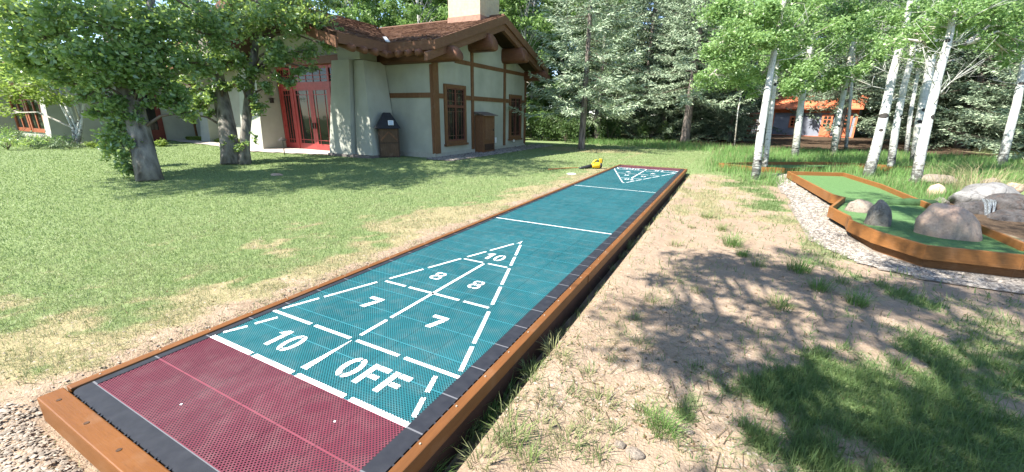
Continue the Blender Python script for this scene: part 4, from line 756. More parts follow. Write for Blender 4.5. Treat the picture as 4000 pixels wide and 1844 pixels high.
aspen(10, 'shaded grey aspen at the right frame edge', [(3912, 645), (3945, 505), (3972, 404), (3996, 269), (4020, 120)], [.18, .16, .15, .13, .11], 15.6, [(3950, 160, -.5, .8, 420), (3900, 60, -.5, .8, 420), (4000, 60, 0, .8, 350)], 5, 61)
aspen(11, 'slender sapling aspen alone left of the grove', [(2868, 578), (2882, 437), (2895, 363), (2905, 250)], [.055, .045, .04, .03], 24.0, [(2900, 300, 0, .9, 500), (2880, 200, 0, 1.1, 600), (2840, 330, 0, .7, 300)], 0, 62)
# ------------------------------------------------------------------ spruces
def spruce_mesh(seed, Ht, z0, R, m, dens=1.0, needle=.044, up_=.12):
    rng = np.random.default_rng(seed); Q = []; br = MB(); z = z0
    while z < Ht-.15:
        f = (z-z0)/(Ht-z0); nb = int(rng.integers(6, 9)*dens)+1; a0 = rng.random()*6.28
        for k in range(nb):
            a = a0+k*6.283/nb+rng.normal()*.2; Lb = R*(1-f)**.75*rng.uniform(.65, 1.12)+.12; zz = z+rng.normal()*.1
            d = np.array([math.cos(a), math.sin(a), 0]); side = np.array([-d[1], d[0], 0]); s = np.linspace(.12, 1, max(4, int(Lb/.10)))
            sag = rng.uniform(.10, .26)*Lb*(1-.6*f); pz = up_*s*Lb*(f+.2)-sag*np.sin(s*2.3)+.16*Lb*np.maximum(0, s-.7)
            C_ = d*(s*Lb)[:, None]+np.array([0, 0, zz]); C_[:, 2] += pz
            if k % 2 == 0 and f < .7: br.tube([C_[0]*.2+np.array([0, 0, zz*.8]), C_[len(C_)//2], C_[-1]], [.022, .014, .004], 4, False)
            for sg_ in (-1, 1):
                tl = (.10+.30*np.sin(np.clip(s, .05, 1)*2.7)*min(1, Lb))*rng.uniform(.7, 1.25, len(s)); dirv = d*.75+side*sg_*.8; tv = np.repeat(dirv[None], len(s), 0)+rng.normal(size=(len(s), 3))*.22; tv[:, 2] += rng.normal(-.12, .2, len(s)); tv /= np.linalg.norm(tv, axis=1)[:, None]
                for rep in range(4):
                    st_ = C_+tv*(tl*rep*.26)[:, None]; dd = tv+rng.normal(size=tv.shape)*.33; dd /= np.linalg.norm(dd, axis=1)[:, None]; ln = (tl*.45+.05)[:, None]; wv = np.cross(dd, rng.normal(size=tv.shape)); wv /= (np.linalg.norm(wv, axis=1)[:, None]+1e-6); w_ = needle*rng.uniform(.6, 1.2, len(s))[:, None]
                    Q.append(np.stack([st_, st_+dd*ln*.45+wv*w_*.5, st_+dd*ln, st_+dd*ln*.45-wv*w_*.5], 1))
            # end tuft
            e_ = C_[-3:]; Q.append(np.stack([e_, e_+d*.07+side*needle*.6, e_+d*.18, e_+d*.07-side*needle*.6], 1))
        z += (.36+.16*(1-f))/dens**.3
    return np.concatenate(Q).reshape(-1, 3), br
def spruce(label, loc, seed, Ht, z0, R, m, group, rad=.18, dens=1.0, needle=.044, dead=False):
    t = thing('spruce_tree', label, 'tree', loc, group); q, br = spruce_mesh(seed, Ht, z0, R, m, dens, needle)
    MB().tube([(0, 0, -.15), (0, 0, .4), (.03, 0, Ht*.4), (0, .02, Ht*.97)], [rad*1.2, rad, rad*.62, .02], 12).build('trunk', MT['sprbark'], t, True); br.build('branches', MT['dtwig'], t); fastmesh('crown', q, 4, m, t); return t
GS = 'spruces at the back of the lawn'
def gz(x, y): return (x, y, float(height(np.array(float(x)), np.array(float(y)))))
sA = spruce('blue spruce with bare lower trunk standing in front beside the lodge gable', gz(-4.64, 19.4), 71, 13, 2.3, 3.4, MT['spr'], GS, .17)
sB = spruce('blue spruce with pale thick trunk left of the sapling aspen', gz(-.5, 28.0), 72, 15, 3.0, 4.0, MT['spr'], GS, .27, 1.1, .05)
sC = spruce('green spruce seen just right behind the front blue spruce trunk', gz(-6.1, 27.2), 73, 13, 2.0, 3.4, MT['spg'], GS, .22, 1.0, .045)
sD = spruce('dark spruce behind, between the two blue spruces', gz(-4.2, 33), 74, 17, .9, 4.4, MT['spd'], 'dark spruces of the wood behind', .25, 1.1, .06)
sR = spruce('big blue spruce filling the right edge behind the aspens', gz(15.8, 26.5), 75, 16, 1.2, 5.4, MT['spr'], GS, .25, 1.15, .045)
dark_l = 'dark spruce in the shaded wood behind the lawn'; GD = 'dark spruces of the wood behind'
for i, (x, y, s, rz) in enumerate(((-.4, 35, 1.0, 1), (-2.4, 31.3, .75, 2.2), (2.0, 32.0, .5, 4.1), (9.5, 48, 1.1, 2), (-1.5, 38, 1.1, 3), (17.5, 45, 1.2, 4), (13.5, 49, 1.2, 5), (14.6, 34, 1.05, .5), (17, 36, 1.1, 1.5), (21, 31, 1.0, 2.5), (24, 38, 1.2, 3.2), (-7, 39, 1.1, 4.4), (28, 33, 1.1, 5.2), (10.5, 46, 1.3, .2), (8, 52, 1.4, 2.2), (-3, 46, 1.3, 1.2), (30, 44, 1.3, .8), (36, 38, 1.3, 1.9), (42, 46, 1.4, 2.9), (15, 55, 1.4, .4), (4, 58, 1.5, 1.4), (-10, 52, 1.4, 2.4), (26, 58, 1.5, 3.4), (1.5, 50, 1.4, 4.2))):
    if i in (11,): continue
    dup(sD, gz(x, y), rz, s, dark_l, GD)
for i, (x, y, s, rz) in enumerate(((20.5, 22.5, .8, 2.0), (15.5, 38, 1.0, 3))): dup(sR, gz(x, y), rz, s, ['blue spruce cut by the right frame edge nearer than the big one', 'blue spruce behind the aspen grove right of the orange shed'][i], GS)
sE = spruce('high limbed dark spruce whose trunk stands before the shed window', gz(8.3, 33.0), 76, 10, 3.0, 3.0, MT['spd'], GS, .22, 1.1, .055)
for i, (x, y, s, rz) in enumerate(((4.6, 46, 1.0, 2.2), (12.6, 35.0, 1.0, 4), (16.5, 30.5, .9, 1))): dup(sE, gz(x, y), rz, s, ['dark spruce behind the left end of the shed roof', 'dark spruce just right of the shed doors', 'dark high limbed spruce behind the tallest right hand aspens'][i], GS)
# ------------------------------------------------------------------ woodland broadleaf trees
def broad(seed, Ht, R, m, n=14000, ls=.19, z0=1.5, bark=None, label='', group='', loc=(0, 0, 0), name='woodland_tree', nc=46):
    rng = np.random.default_rng(seed); t = thing(name, label, 'tree', loc, group); P = []; br = MB()
    for k in range(nc):
        f = (k+.5)/nc; z = z0+(Ht-z0)*f; rr = R*(math.sin(math.pi*min(1, .18+f*.82))**.6)*math.sqrt(rng.random())*.95; a = rng.random()*6.28; c = np.array([math.cos(a)*rr, math.sin(a)*rr, z]); r = rng.uniform(.55, 1.05)*R*.36
        P.append(clump_points(n//nc, c, (r, r, r*.6), rng, 9)); br.tube([(0, 0, z*.78), (c[0]*.5, c[1]*.5, z*.92), tuple(c)], [.04, .025, .008], 4, False)
    MB().tube([(0, 0, -.1), (.05, 0, Ht*.3), (-.03, .04, Ht*.65), (0, 0, Ht*.95)], [.17, .13, .08, .01], 9).build('trunk', bark or MT['aspen'], t, True)
    br.build('branches', MT['twig'], t); fastmesh('crown', leaves(np.concatenate(P), ls, rng), 4, m, t); return t
GB = 'broadleaf trees of the wood behind the lodge'; lb = 'bright green leafy tree in the wood behind the lodge roof'
w1 = broad(81, 14, 3.0, MT['bgl'], 15000, .20, 1.2, None, lb, GB, gz(-13, 31)); w2 = broad(82, 16, 3.4, MT['bgl'], 16000, .21, 2.0, None, lb, GB, gz(-18.5, 33)); w3 = broad(83, 11, 3.2, MT['bgd'], 13000, .19, .4, None, 'dark leafy tree low behind the right lodge corner', 'dark leafy trees behind the lodge corner', gz(-9.6, 29.5))
for i, (x, y, s, rz) in enumerate(((-24, 32, 1.05, 1), (-9.5, 34.5, 1.1, 2), (-29, 30, 1.1, 3), (-35, 27, 1.1, 4), (-16, 39, 1.2, 5), (-22.5, 40, 1.25, .6), (-30, 39, 1.3, 1.6), (-12, 43, 1.3, 2.6), (-38, 36, 1.3, 3.6), (-42, 24, 1.1, 2.1), (-46, 17, 1.1, .9), (-20, 50, 1.5, 1.1), (-32, 50, 1.5, 2.1), (-44, 45, 1.5, .1), (-50, 32, 1.4, 1.1), (-6, 44, 1.3, 3.1), (-14, 25, .95, .3), (-20, 25.5, 1.0, 1.3), (-26, 24.5, 1.0, 2.3), (-32, 22.5, 1.0, .3), (-38, 19, 1.0, 1.7), (-17, 29, 1.15, .9), (-27, 33, 1.3, 2.7), (-5.5, 50, 1.7, .4), (-1, 55, 1.8, 1.9), (-12, 48, 1.7, 3.3), (-26, 44, 1.6, .5), (-36, 44, 1.6, 2.5), (5, 60, 1.9, .7), (12, 62, 1.9, 2.0), (19, 60, 1.9, 3.1), (-48, 25, 1.4, 1.5), (-10.5, 24.5, .8, 2.2))):
    kk = 0 if -34 < x < -8 else (1 if x >= -8 else 2); dup((w1, w2)[i % 2], gz(x, y), rz, s, (lb, 'tall leafy tree far back in the wood behind the spruces', 'tall leafy tree far left behind the lodge wing roof')[kk], (GB, 'broadleaf trees behind the spruces', 'broadleaf trees behind the lodge wing')[kk])
for i, (x, y, s) in enumerate(((-7.6, 31.5, .9), (-11.5, 27.8, .62), (-8.6, 26.0, .36))): dup(w3, gz(x, y), i*1.7, s, None, None)
lL = 'leafy tree at the far left beyond the lodge wing'; GL = 'leafy trees left beyond the lodge wing'
for i, (x, y, s, rz) in enumerate(((-41, 10.5, .62, 0), (-46, 4, .9, 1), (-44, -1, .9, 2), (-52, 10, 1.1, 3), (-55, 1, 1.2, 4))): dup((w3, w1)[i % 2], gz(x, y), rz, s, lL, GL)
lR = 'leafy tree far right beyond the spruces'; GR = 'leafy trees far right beyond the spruces'
for i, (x, y, s, rz) in enumerate(((33, 30, .9, 0), (39, 26, .9, 1), (27, 24.5, .8, 2), (45, 36, 1.2, 3), (36, 52, 1.4, 4), (31, 20, .8, 5))): dup((w2, w1)[i % 2], gz(x, y), rz, s, lR, GR)
for i, (x, y, s) in enumerate(((-30, -14, 1), (-24, -21, 1.1), (-16, -25, 1), (-7, -27, 1.1), (2, -27, 1), (11, -25, 1.1), (19, -20, 1), (26, -12, 1))): dup((w1, w2)[i % 2], gz(x, y), i, s, 'leafy tree behind the photographer added to darken the reflections in the lodge windows', 'trees behind the photographer')  # unseen trees put in so the lodge glass mirrors foliage instead of sky
m_ = broad(84, 12, 2.6, MT['asp'], 14000, .13, 3.0, None, 'bright leafy aspen at the left of the right grove with foliage overhanging the lawn', 'white trunked aspens on the right', gz(3.4, 22.6), 'aspen_tree')
# trees behind the camera: they cast the shade lying over the lower right
def shade_tree(loc, seed, blobs, label):
    base = np.array(loc, float); rng = np.random.default_rng(seed); cl = []
    hs = []
    for (x, y, r, h, n) in blobs:
        c = np.array([x-SH[0]*h/math.tan(ELEV), y-SH[1]*h/math.tan(ELEV), h-.17]); cl.append((c, (r, r, r*.6), int(n*1.1), .085)); hs.append(c)
    mc = np.mean(hs, 0); cl += shadeclumps([(1.95, 4.5), (1.55, 2.3), (1.5, 1.55), (2.2, .95), (2.5, .3), (3.2, -.3), (6.5, -.5), (7.5, 4.6), (4.2, 5.0), (3.0, 4.4)], 95, 4.6, 6.6, 77, .40, 130, .085)+shadeclumps([(3.9, 5.0), (6.6, 5.0), (6.4, 8.8), (4.3, 8.8)], 30, 6.5, 9.0, 78, .42, 150, .085); tr = [([base+np.array([0, 0, -.1]), base+np.array([0, 0, 3.5]), base*.7+mc*.3+np.array([0, 0, 5.]), np.array([mc[0]*.8+base[0]*.2, mc[1]*.8+base[1]*.2, 10.5])], [.16, .13, .10, .03], 9)]
    return hero('aspen_tree', label, base, tr, cl, MT['asp'], MT['aspen'], .085, seed, MT['twig'], None, 'trees behind the photographer', lr=.3)
shade_tree((.9, -4.6, -.15), 91, [(3.6, .6, .75, 7, 800), (4.3, 1.2, .85, 7.6, 950), (3.0, .0, .6, 6.6, 550), (4.9, 2.1, .85, 8.2, 900), (3.6, 1.9, .55, 7.6, 420), (5.4, 1.0, .85, 7.4, 900), (4.2, .2, .8, 6.8, 800), (5.2, 3.0, .75, 8.6, 620), (2.75, 1.15, .38, 7.0, 190), (2.35, .3, .36, 6.5, 190), (6.3, 2.2, .9, 8, 850), (6.2, 3.4, .8, 8.6, 600), (4.2, 2.8, .55, 8.2, 330), (2.9, 1.9, .34, 7.4, 130), (2.05, 1.75, .34, 7.2, 150), (2.5, 2.45, .34, 7.4, 140), (3.3, 2.9, .4, 8, 170), (2.9, 3.9, .55, 8.6, 330), (3.7, 3.9, .6, 9, 380), (2.35, 4.0, .36, 8.6, 150), (4.5, 4.3, .7, 9.2, 450), (5.5, 4.4, .7, 9.4, 420), (5.2, 5.6, .6, 9.6, 300), (4.6, 6.6, .55, 9.8, 240), (5.6, 7.0, .6, 10, 260), (4.7, 9.2, .45, 10.4, 170), (5.2, 10.2, .45, 10.6, 150), (3.2, 5.0, .4, 9, 140), (6.4, 6.2, .8, 9.8, 360), (6.8, 8.4, .8, 10, 300)], 'leafy tree behind the camera shading the dirt and putting green on the right')
# ------------------------------------------------------------------ shed and climbing frame in the wood
sl0 = gr(3010, 521, .0); a_ = at(3010, 516, 37.5); b_ = at(3335, 516, 33.5); zb = min(a_[2], b_[2]); a_[2] = b_[2] = zb; ux = b_-a_; LS = np.linalg.norm(ux); angS = math.atan2(ux[1], ux[0])
sh = thing('shed', 'blue grey shed with orange trim, orange doors and orange roof among the dark trees', 'shed', a_, None, angS)
ora = plain('orange paint', (.56, .17, .08), .6, .15, 5); blu = wood('blue grey siding', (.24, .26, .31), .7, 4, (1, 1, 14), .12)
MB().box(0, LS, 0, 3.5, -.3, 2.05).build('wall', blu, sh)
MB().prism([(-.3, -.5, 2.0), (LS+.3, -.5, 2.0), (LS+.3, 1.75, 3.1), (-.3, 1.75, 3.1)], (0, 0, .1)).prism([(-.3, 4, 2.0), (LS+.3, 4, 2.0), (LS+.3, 1.75, 3.1), (-.3, 1.75, 3.1)], (0, 0, .1)).build('roof', ora, sh)
MB().box(-.05, LS+.05, -.06, -.003, 1.72, 2.0).box(-.05, .1, -.06, -.003, -.2, 1.72).box(LS-.1, LS+.05, -.06, -.003, -.2, 1.72).box(-.05, LS+.05, -.06, -.003, -.3, -.2).build('trim', ora, sh)
def shop(x0, x1, z0, z1, nm):
    o = MB().box(x0, x1, -.09, -.005, z0, z1).build(nm, ora, sh); o2 = MB()
    nxp = 2; nzp = 3; w_ = (x1-x0-.24)/nxp; h_ = (z1-z0-.24)/nzp
    if nm == 'door': z0 = z0+.6; h_ = (z1-z0-.24)/nzp
    for i in range(nxp):
        for j in range(nzp): o2.box(x0+.12+i*w_+.03, x0+.12+(i+1)*w_-.03, -.10, -.091, z0+.12+j*h_+.03, z0+.12+(j+1)*h_-.03)
    o2.build('panes', MT['glass'], o)
shop(LS*.22, LS*.34, .45, 1.45, 'window'); shop(LS*.61, LS*.74, -.15, 1.6, 'door'); shop(LS*.79, LS*.95, -.15, 1.6, 'door')
pf = at(2915, 519, 33.0); pf[2] = zb; fr_ = thing('climbing_frame', 'red brown play tower with a white rope climbing net left of the orange shed', 'play structure', pf, None, angS)
rb = plain('red brown boards', (.22, .07, .035), .7)
MB().box(0, .75, 0, 1.2, .0, 1.45).build('tower', rb, fr_); MB().prism([(-.1, -.15, 1.42), (.9, -.15, 1.42), (.9, 1.35, 1.6), (-.1, 1.35, 1.6)], (0, 0, .07)).build('roof', rb, fr_)
nn_ = MB(); T0, T1, B0, B1 = np.array([.75, -.1, 1.4]), np.array([1.15, -.1, 1.4]), np.array([.45, -.7, 0]), np.array([1.05, -.7, 0])
for i in range(6): f_ = i/5; nn_.tube([B0*(1-f_)+B1*f_, T0*(1-f_)+T1*f_], .014, 4, False)
for j in range(9): f_ = j/8; nn_.tube([B0*(1-f_)+T0*f_, B1*(1-f_)+T1*f_], .014, 4, False)
nn_.build('climbing_net', MT['whitep'], fr_)
# ------------------------------------------------------------------ shrubs by the left wing, ground cover, understory
def shrub(label, c, r, n, ls, m, seed, group=None, name='shrub'):
    rng = np.random.default_rng(seed); t = thing(name, label, 'shrub', c, group); P = np.concatenate([clump_points(n//5, (rng.normal()*r[0]*.5, rng.normal()*r[1]*.5, r[2]*rng.uniform(.3, .75)), (r[0]*.6, r[1]*.6, r[2]*.5), rng, 8) for _ in range(5)]); P[:, 2] = np.abs(P[:, 2])
    mb = MB()
    for _ in range(9): a = rng.random()*6.28; mb.tube([(0, 0, 0), (math.cos(a)*r[0]*.3, math.sin(a)*r[1]*.3, r[2]*.5), (math.cos(a)*r[0]*.6, math.sin(a)*r[1]*.6, r[2]*.9)], [.015, .01, .004], 4, False)
    mb.build('stems', MT['dtwig'], t); fastmesh('foliage', leaves(P, ls, rng, .2, .3), 4, m, t); return t
for i, (x, y, r, lab, m) in enumerate(((30, 585, .8, 'dark green low shrub at the left frame edge', 'cot'), (120, 572, .7, 'grey green low shrub under the left wing pillar', 'spg'), (215, 575, .8, 'bushy green shrub below the left wing windows', 'bgl'), (400, 578, .35, 'small pale shrub right of the leaning tree foot', 'lime'), (60, 545, .9, 'green shrub behind the row at the left frame edge', 'bgl'), (270, 580, .5, 'small shrub at the foot of the multi stemmed tree', 'spg'), (625, 572, .35, 'small silvery shrub beside the brown door', 'lime'))): shrub(lab, gr(x, y), (r, r, r*.75), 900, .09, MT[m], 120+i, 'low shrubs along the lodge wing')
sm = shrub('leafy dark bush at the wood edge right of the lodge corner', gz(-7.4, 24.5), (1.3, 1.0, 1.5), 2600, .13, MT['bgd'], 140, 'bushes at the wood edge')
for i, (x, y, s, lab) in enumerate(((-9.3, 25.2, 1.1, 'dark bush half hidden by the lodge corner'), (-5.4, 27.8, .9, 'dark bush behind the front blue spruce trunk'), (-3.0, 29.5, .8, 'bush in the shade between the two blue spruce trunks'))): dup(sm, gz(x, y), i*2.0, s, lab)
# ------------------------------------------------------------------ grass
def camdist(x, y): return np.hypot(x-CAM[0], y-CAM[1])
def scatter(n, r0, r1, seed, half=58):
    rng = np.random.default_rng(seed); r = r0*(r1/r0)**rng.random(n); a = math.radians(90)-YAW+np.radians(rng.uniform(-half, half, n))
    return CAM[0]+r*np.cos(a), CAM[1]+r*np.sin(a), r, rng
HOUSE = [(-36, 6.2), (-27, 6.2), (-25.8, 11.4), (-19, 11.4), (-18.6, 9.8), (-16.3, 8.95), (-11.6, 9.85), (-9.7, 10.0), (-9.2, 10.8), (-6.75, 10.9), (-6.75, 20.6), (-8, 30), (-36, 30)]
ROCKS = [(5.6, 6.2), (9.5, 6.2), (10.8, 14.2), (8.4, 13.3), (6.7, 11.2), (5.75, 9)]
def blocked(x, y): return inpoly(ROCKS, x, y) | ((np.abs(x+.0) < 1.11) & (y > -.84) & (y < 12.65)) | inpoly(HOUSE, x, y) | inpoly(MG_OUT, x, y) | inpoly(P2, x, y)
def blades(x, y, z, h, w, col, rng, lean=.5):
    n = len(x); a = rng.random(n)*6.283; b = rng.random(n)*6.283; ln = np.abs(rng.normal(0, lean, n)); B = np.stack([x, y, z-.004], 1)
    sx = np.stack([np.cos(a)*w/2, np.sin(a)*w/2, np.zeros(n)], 1); tip = B+np.stack([np.cos(b)*ln*h, np.sin(b)*ln*h, h/np.sqrt(1+ln**2)], 1)
    V = np.stack([B-sx, B+sx, tip], 1).reshape(-1, 3); C_ = np.repeat(np.concatenate([col, np.ones((n, 1))], 1), 3, 0); return V, C_
x, y, r, rng = scatter(900000, 1.7, 42, 201); G, ST, FO = zones(x, y); nse = fbm(x*4, y*4)
tall = ss(1.3, 2.6, x+.8*(nse-.5))*ss(12.6, 14.2, y-.35*(x-2)+1.0*(nse-.5))*(1-inpoly(GRAVEL, x, y))*ss(26.5, 24.5, y)
tall2 = ss(21.5, 23.5, y+1.5*(nse-.5)+.25*x)*ss(28.5, 27, y)*ss(2.5, 0, x)
tallm = np.maximum(tall, tall2); dens = np.clip(.9*G+.55*ST*(1-G)+.08, 0, 1)
dens = np.where((x > 1.05) & (y < 13), np.clip(.62*ss(.2, .8, G)+(.10+.35*ss(4, 7, y))*ST+.012, 0, 1), dens); dens *= 1-inpoly(GRAVEL, x, y)*.97; dens *= (1-FO*.97); dens *= 1-inpoly(CORN, x, y)*.98; dens *= np.where((x < -1) & (G < .3), ss(.3, .55, nse)*.8+.25, 1)
k = (rng.random(len(x)) < dens*(1-tallm)) & ~blocked(x, y); x, y, r, G, ST, nse = x[k], y[k], r[k], G[k], ST[k], nse[k]; n = len(x); z = height(x, y)
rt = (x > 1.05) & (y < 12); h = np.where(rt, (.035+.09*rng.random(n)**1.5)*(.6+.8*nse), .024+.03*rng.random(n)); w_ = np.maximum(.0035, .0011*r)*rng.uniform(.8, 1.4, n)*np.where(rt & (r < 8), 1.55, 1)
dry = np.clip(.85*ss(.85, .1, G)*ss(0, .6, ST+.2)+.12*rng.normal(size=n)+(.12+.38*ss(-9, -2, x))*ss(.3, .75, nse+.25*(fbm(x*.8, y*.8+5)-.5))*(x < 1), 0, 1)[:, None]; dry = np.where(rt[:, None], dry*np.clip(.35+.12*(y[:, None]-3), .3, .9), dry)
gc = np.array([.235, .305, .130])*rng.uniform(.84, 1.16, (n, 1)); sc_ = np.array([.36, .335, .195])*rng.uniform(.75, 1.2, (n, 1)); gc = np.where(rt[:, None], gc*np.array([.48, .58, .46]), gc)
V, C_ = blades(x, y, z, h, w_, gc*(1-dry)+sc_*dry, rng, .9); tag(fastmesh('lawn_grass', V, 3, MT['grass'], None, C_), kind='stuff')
x, y, r, rng = scatter(420000, 8, 34, 202); nse = fbm(x*3, y*3)
tall = ss(1.3, 2.6, x+.8*(nse-.5))*ss(12.6, 14.2, y-.35*(x-2)+1.0*(nse-.5))*(1-inpoly(GRAVEL, x, y))*ss(26.5, 24.5, y); ex = ss(5.8, 6.6, x)*ss(9.4, 10.8, y)*ss(14, 12.5, y)
tall2 = ss(21.5, 23.5, y+1.5*(nse-.5)+.25*x)*ss(28.5, 27, y)*ss(2.5, 0, x); strip = ((x > 2.75) & (x < 3.5) & (y > 11.2) & (y < 13.3))*.35; aroundA = np.exp(-((x-3.0)**2+(y-12.45)**2)/.25)
p_ = np.maximum.reduce([tall, tall2, ex*.8, strip, aroundA, inpoly([(5.6, 9.0), (5.65, 11.4), (5.3, 13.7), (6.9, 13.9), (6.6, 10.6)], x, y)*.85])
k = (rng.random(len(x)) < p_*(.35+.65*ss(.3, .6, nse))) & ~blocked(x, y); x, y, r, nse = x[k], y[k], r[k], nse[k]; n = len(x); z = height(x, y)
h = (.16+.20*rng.random(n))*(.6+.8*nse); w_ = np.maximum(.005, .0009*r)*rng.uniform(.8, 1.4, n); col = np.array([.15, .27, .08])*rng.uniform(.65, 1.35, (n, 1)); dm = rng.random((n, 1)) < .10; col = np.where(dm, np.array([.30, .27, .14]), col)
V, C_ = blades(x, y, z, h, w_, col, rng, .4); tag(fastmesh('tall_grass', V, 3, MT['grass'], None, C_), kind='stuff')
# bed of ground cover by the recess
rng = np.random.default_rng(5); q = rng.random((6000, 2)); P = np.stack([-26+q[:, 0]*8.2, 11.35+q[:, 1]*.6, -.08+.16*rng.random(6000)], 1); P = P[~((P[:, 0] > -24.2) & (P[:, 0] < -23))]; tag(fastmesh('ground_cover', leaves(P, .10, rng), 4, MT['lime']), kind='stuff')
# separate tufts in the dirt
def tuftmesh(seed, n, h, sp, colr):
    rng = np.random.default_rng(seed); a = rng.random(n)*6.283; rr = sp*np.sqrt(rng.random(n)); x = np.cos(a)*rr; y = np.sin(a)*rr; hh = h*(.5+.7*rng.random(n)); ln = .25+.55*rr/sp+rng.random(n)*.3; b = a+rng.normal(size=n)*.6
    w = .0045*rng.uniform(.7, 1.3, n); sx = np.stack([-np.sin(b)*w/2, np.cos(b)*w/2, 0*b], 1); B = np.stack([x, y, 0*x-.01], 1); Mi = B+np.stack([np.cos(b)*ln*hh*.35, np.sin(b)*ln*hh*.35, hh*.62], 1); Tp = Mi+np.stack([np.cos(b)*ln*hh*.75, np.sin(b)*ln*hh*.75, hh*.22], 1)
    V = np.concatenate([np.stack([B-sx, B+sx, Mi+sx*.8], 1), np.stack([B-sx, Mi+sx*.8, Mi-sx*.8], 1), np.stack([Mi-sx*.8, Mi+sx*.8, Tp], 1)], 0).reshape(-1, 3); c = np.array(colr)*rng.uniform(.7, 1.3, (n, 1)); c = np.concatenate([c, c, c], 0); C_ = np.repeat(np.concatenate([c, np.ones((len(c), 1))], 1), 3, 0); return V, C_
TU = []
for s_, n_, h_, sp_, c_ in ((1, 150, .17, .09, (.13, .22, .06)), (2, 90, .12, .08, (.17, .22, .075)), (3, 60, .09, .07, (.24, .25, .115)), (4, 40, .07, .05, (.20, .23, .10))):
    V, C_ = tuftmesh(300+s_, n_, h_, sp_, c_); o = fastmesh('grass_tuft', V, 3, MT['grass'], None, C_); TU.append(o)
spots = [(1960, 1515, 0), (1900, 1610, 0), (2080, 1445, 1), (1730, 1800, 1), (1790, 1680, 1), (2000, 1735, 1), (1640, 1844, 0), (2165, 1375, 2), (2200, 1420, 2), (2060, 1810, 1), (2310, 1660, 2), (2130, 1580, 2), (2350, 1580, 2), (2530, 1640, 1), (2510, 1350, 2), (2590, 1690, 0), (2190, 1240, 2), (2260, 1180, 1), (2190, 1300, 2), (1990, 1640, 3), (2250, 1545, 3), (2400, 1690, 3), (2300, 1470, 3), (2120, 1680, 2), (1880, 1830, 2), (2480, 1250, 3), (2550, 1180, 3), (2390, 1410, 3), (2470, 950, 1), (2440, 985, 2), (2530, 900, 2), (2400, 1040, 2), (2230, 1730, 2), (2340, 1770, 3), (1950, 1750, 3), (2760, 850, 1), (2700, 890, 2), (2820, 900, 1), (2650, 1100, 3), (2720, 1140, 2), (2080, 1500, 3), (2020, 1560, 3), (2170, 1770, 3), (2640, 960, 2), (2860, 960, 0), (2900, 1000, 0), (2960, 1040, 1), (3120, 1060, 0), (3200, 1130, 0), (3290, 1100, 1), (3350, 1180, 0), (3050, 1200, 1)]
used = [0]*4; rng = np.random.default_rng(77)
for i, (px, py, kd) in enumerate(spots):
    p_ = gr(px, py, -.17); zz = float(height(np.array(p_[0]), np.array(p_[1]))); o = TU[kd] if not used[kd] else TU[kd].copy()
    if used[kd]: COL.objects.link(o)
    used[kd] = 1; o.location = (p_[0], p_[1], zz); o.rotation_euler = (0, 0, rng.random()*6.28); s_ = rng.uniform(.75, 1.25); o.scale = (s_, s_, s_)
    tag(o, ['thick green grass tuft growing in the dirt right of the court', 'loose green grass tuft growing in the dirt right of the court', 'short yellowish grass tuft growing in the dirt right of the court', 'sparse tiny grass tuft growing in the dirt right of the court'][kd], 'grass tuft', 'grass tufts in the dirt beside the court')
# dry ornamental grass by the rocks
V, C_ = tuftmesh(400, 420, 1.0, .55, (.36, .30, .17)); o = fastmesh('dry_grass', V, 3, MT['grass'], None, C_); o.location = (7.3, 12.0, -.05); o.scale = (1.15, .9, .75); tag(o, 'sprawling clump of dry straw coloured grass above the waterfall rocks', 'grass clump')
# ------------------------------------------------------------------ loose stones
def stones(n_try, region, rng, s0, s1, m, name, dz=.0, r=None):
    x, y = r; k = inpoly(region, x, y) & ~blocked(x, y) if name != 'bed_pebbles' else inpoly(region, x, y); x, y = x[k], y[k]; n = len(x)
    O = np.array([(1, 0, 0), (0, 1, 0), (-1, 0, 0), (0, -1, 0), (0, 0, .7), (0, 0, -.7)], float); F_ = [(0, 1, 4), (1, 2, 4), (2, 3, 4), (3, 0, 4)]
    sz = rng.uniform(s0, s1, n)*np.exp(rng.normal(size=n)*.25); sz = sz*np.maximum(1, camdist(x, y)/9); a = rng.random(n)*6.28; e = rng.uniform(.6, 1, n)
    pts = O[None]*np.stack([sz, sz*e, sz*.62], 1)[:, None]*rng.uniform(.75, 1.2, (n, 6, 1)); c, s = np.cos(a)[:, None], np.sin(a)[:, None]; X = pts[..., 0]*c-pts[..., 1]*s; Y = pts[..., 0]*s+pts[..., 1]*c
    Z = pts[..., 2]+(height(x, y)+dz)[:, None]; W_ = np.stack([X+x[:, None], Y+y[:, None], Z], -1); vs = W_.reshape(-1, 3); fs = (np.array(F_)[None]+6*np.arange(n)[:, None, None]).reshape(-1, 3)
    me = bpy.data.meshes.new(name); me.vertices.add(len(vs)); me.vertices.foreach_set('co', vs.astype(np.float32).ravel()); me.loops.add(fs.size); me.loops.foreach_set('vertex_index', fs.astype(np.int32).ravel()); me.polygons.add(len(fs)); me.polygons.foreach_set('loop_start', np.arange(0, fs.size, 3, dtype=np.int32)); me.update(calc_edges=True)
    o = link(name, me, m); tag(o, kind='stuff'); return o
rng = np.random.default_rng(9)
x, y, _, _ = scatter(330000, 5.0, 17, 301); stones(0, GRAVEL, rng, .012, .026, MT['peb'], 'path_pebbles', .016, (x, y))
q = rng.random((9000, 2)); stones(0, BED, rng, .018, .035, MT['peb'], 'bed_pebbles', .02, (-7.95+q[:, 0]*1.2, 10.95+q[:, 1]*9.6))
q = rng.random((26000, 2)); stones(0, [(-2.2, -1.15), (-1.45, -.95), (-1.15, -.80), (-1.04, -.86), (1.2, -.86), (1.2, -2), (-2.2, -2)], rng, .005, .013, MT['crush'], 'crushed_stone', .008, (-2.2+q[:, 0]*3.4, -2+q[:, 1]*1.4))
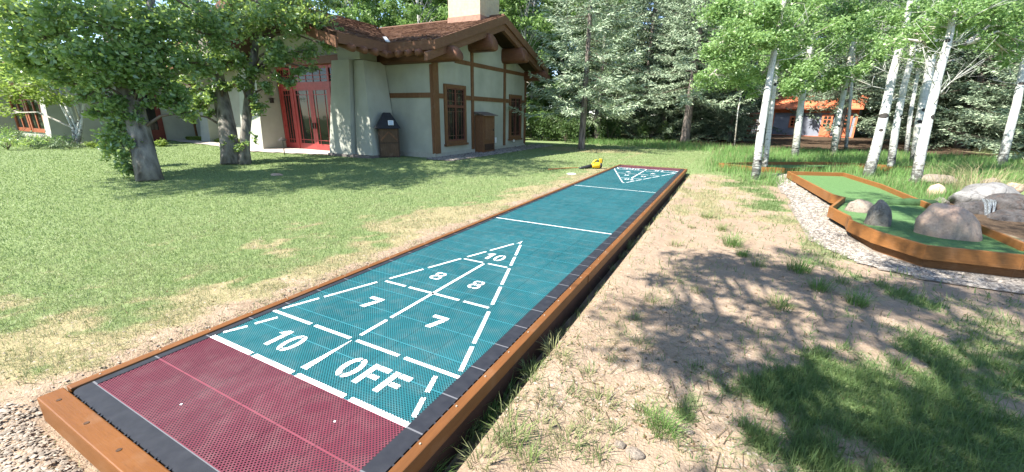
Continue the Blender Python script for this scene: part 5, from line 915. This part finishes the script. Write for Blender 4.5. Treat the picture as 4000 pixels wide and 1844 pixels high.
x, y, _, _ = scatter(60000, 2, 12, 302); g2, s2, f2 = zones(x, y); k = (g2 < .5) & (rng.random(len(x)) < .22); x, y = x[k], y[k]; stones(0, [(-6, -2), (-6, 8), (6, 12), (6, -2)], rng, .004, .013, MT['crush'], 'soil_crumbs', .0, (x, y))
x, y, r, rng = scatter(60000, 2, 14, 410); g2, s2, f2 = zones(x, y); k = (rng.random(len(x)) < .05*(1-.8*g2)) & ~blocked(x, y) & (f2 < .5); x, y = x[k], y[k]; n = len(x)
P = np.stack([x, y, height(x, y)+.006], 1); lc = np.array([(.20, .12, .06), (.30, .23, .13), (.11, .075, .045), (.36, .31, .22)])[rng.integers(0, 4, n)]*rng.uniform(.7, 1.2, (n, 1)); V = leaves(P, .026, rng, 1.2, .55)
x, y, r, rng = scatter(40000, 2, 10, 411); g2, s2, f2 = zones(x, y); k = (rng.random(len(x)) < .035*(1-.7*g2)) & ~blocked(x, y); x, y = x[k], y[k]; m2 = len(x); P = np.stack([x, y, height(x, y)+.008], 1); a = rng.random(m2)*3.14; dv = np.stack([np.cos(a), np.sin(a), 0*a], 1); sv = np.stack([-np.sin(a), np.cos(a), 0*a], 1); ln = rng.uniform(.02, .09, m2)[:, None]
V2 = np.stack([P-dv*ln-sv*.0025, P+dv*ln-sv*.0015, P+dv*ln+sv*.0015, P-dv*ln+sv*.0025], 1).reshape(-1, 3); tc2 = np.array([.15, .10, .065])*rng.uniform(.6, 1.5, (m2, 1)); CC = np.concatenate([np.repeat(lc, 4, 0), np.repeat(tc2, 4, 0)]); CC = np.concatenate([CC, np.ones((len(CC), 1))], 1)
tag(fastmesh('leaf_litter', np.concatenate([V, V2]), 4, MT['grass'], None, CC), kind='stuff')
for i, (px, py, s_) in enumerate(((2480, 1775, .05), (2420, 1740, .035), (2245, 1300, .03), (2690, 1690, .03))):
    p_ = gr(px, py, -.17); rock('pebble', ['largest smooth grey pebble in the dirt at the bottom of the photo', 'pale pebble just left of the largest grey pebble in the dirt', 'small pebble in the dirt close to the court border', 'small pebble beside the shaded grass'][i], 'pebble', (p_[0], p_[1], -.165), s_, s_*.75, s_*.5, MT['r_pale'], 500+i)
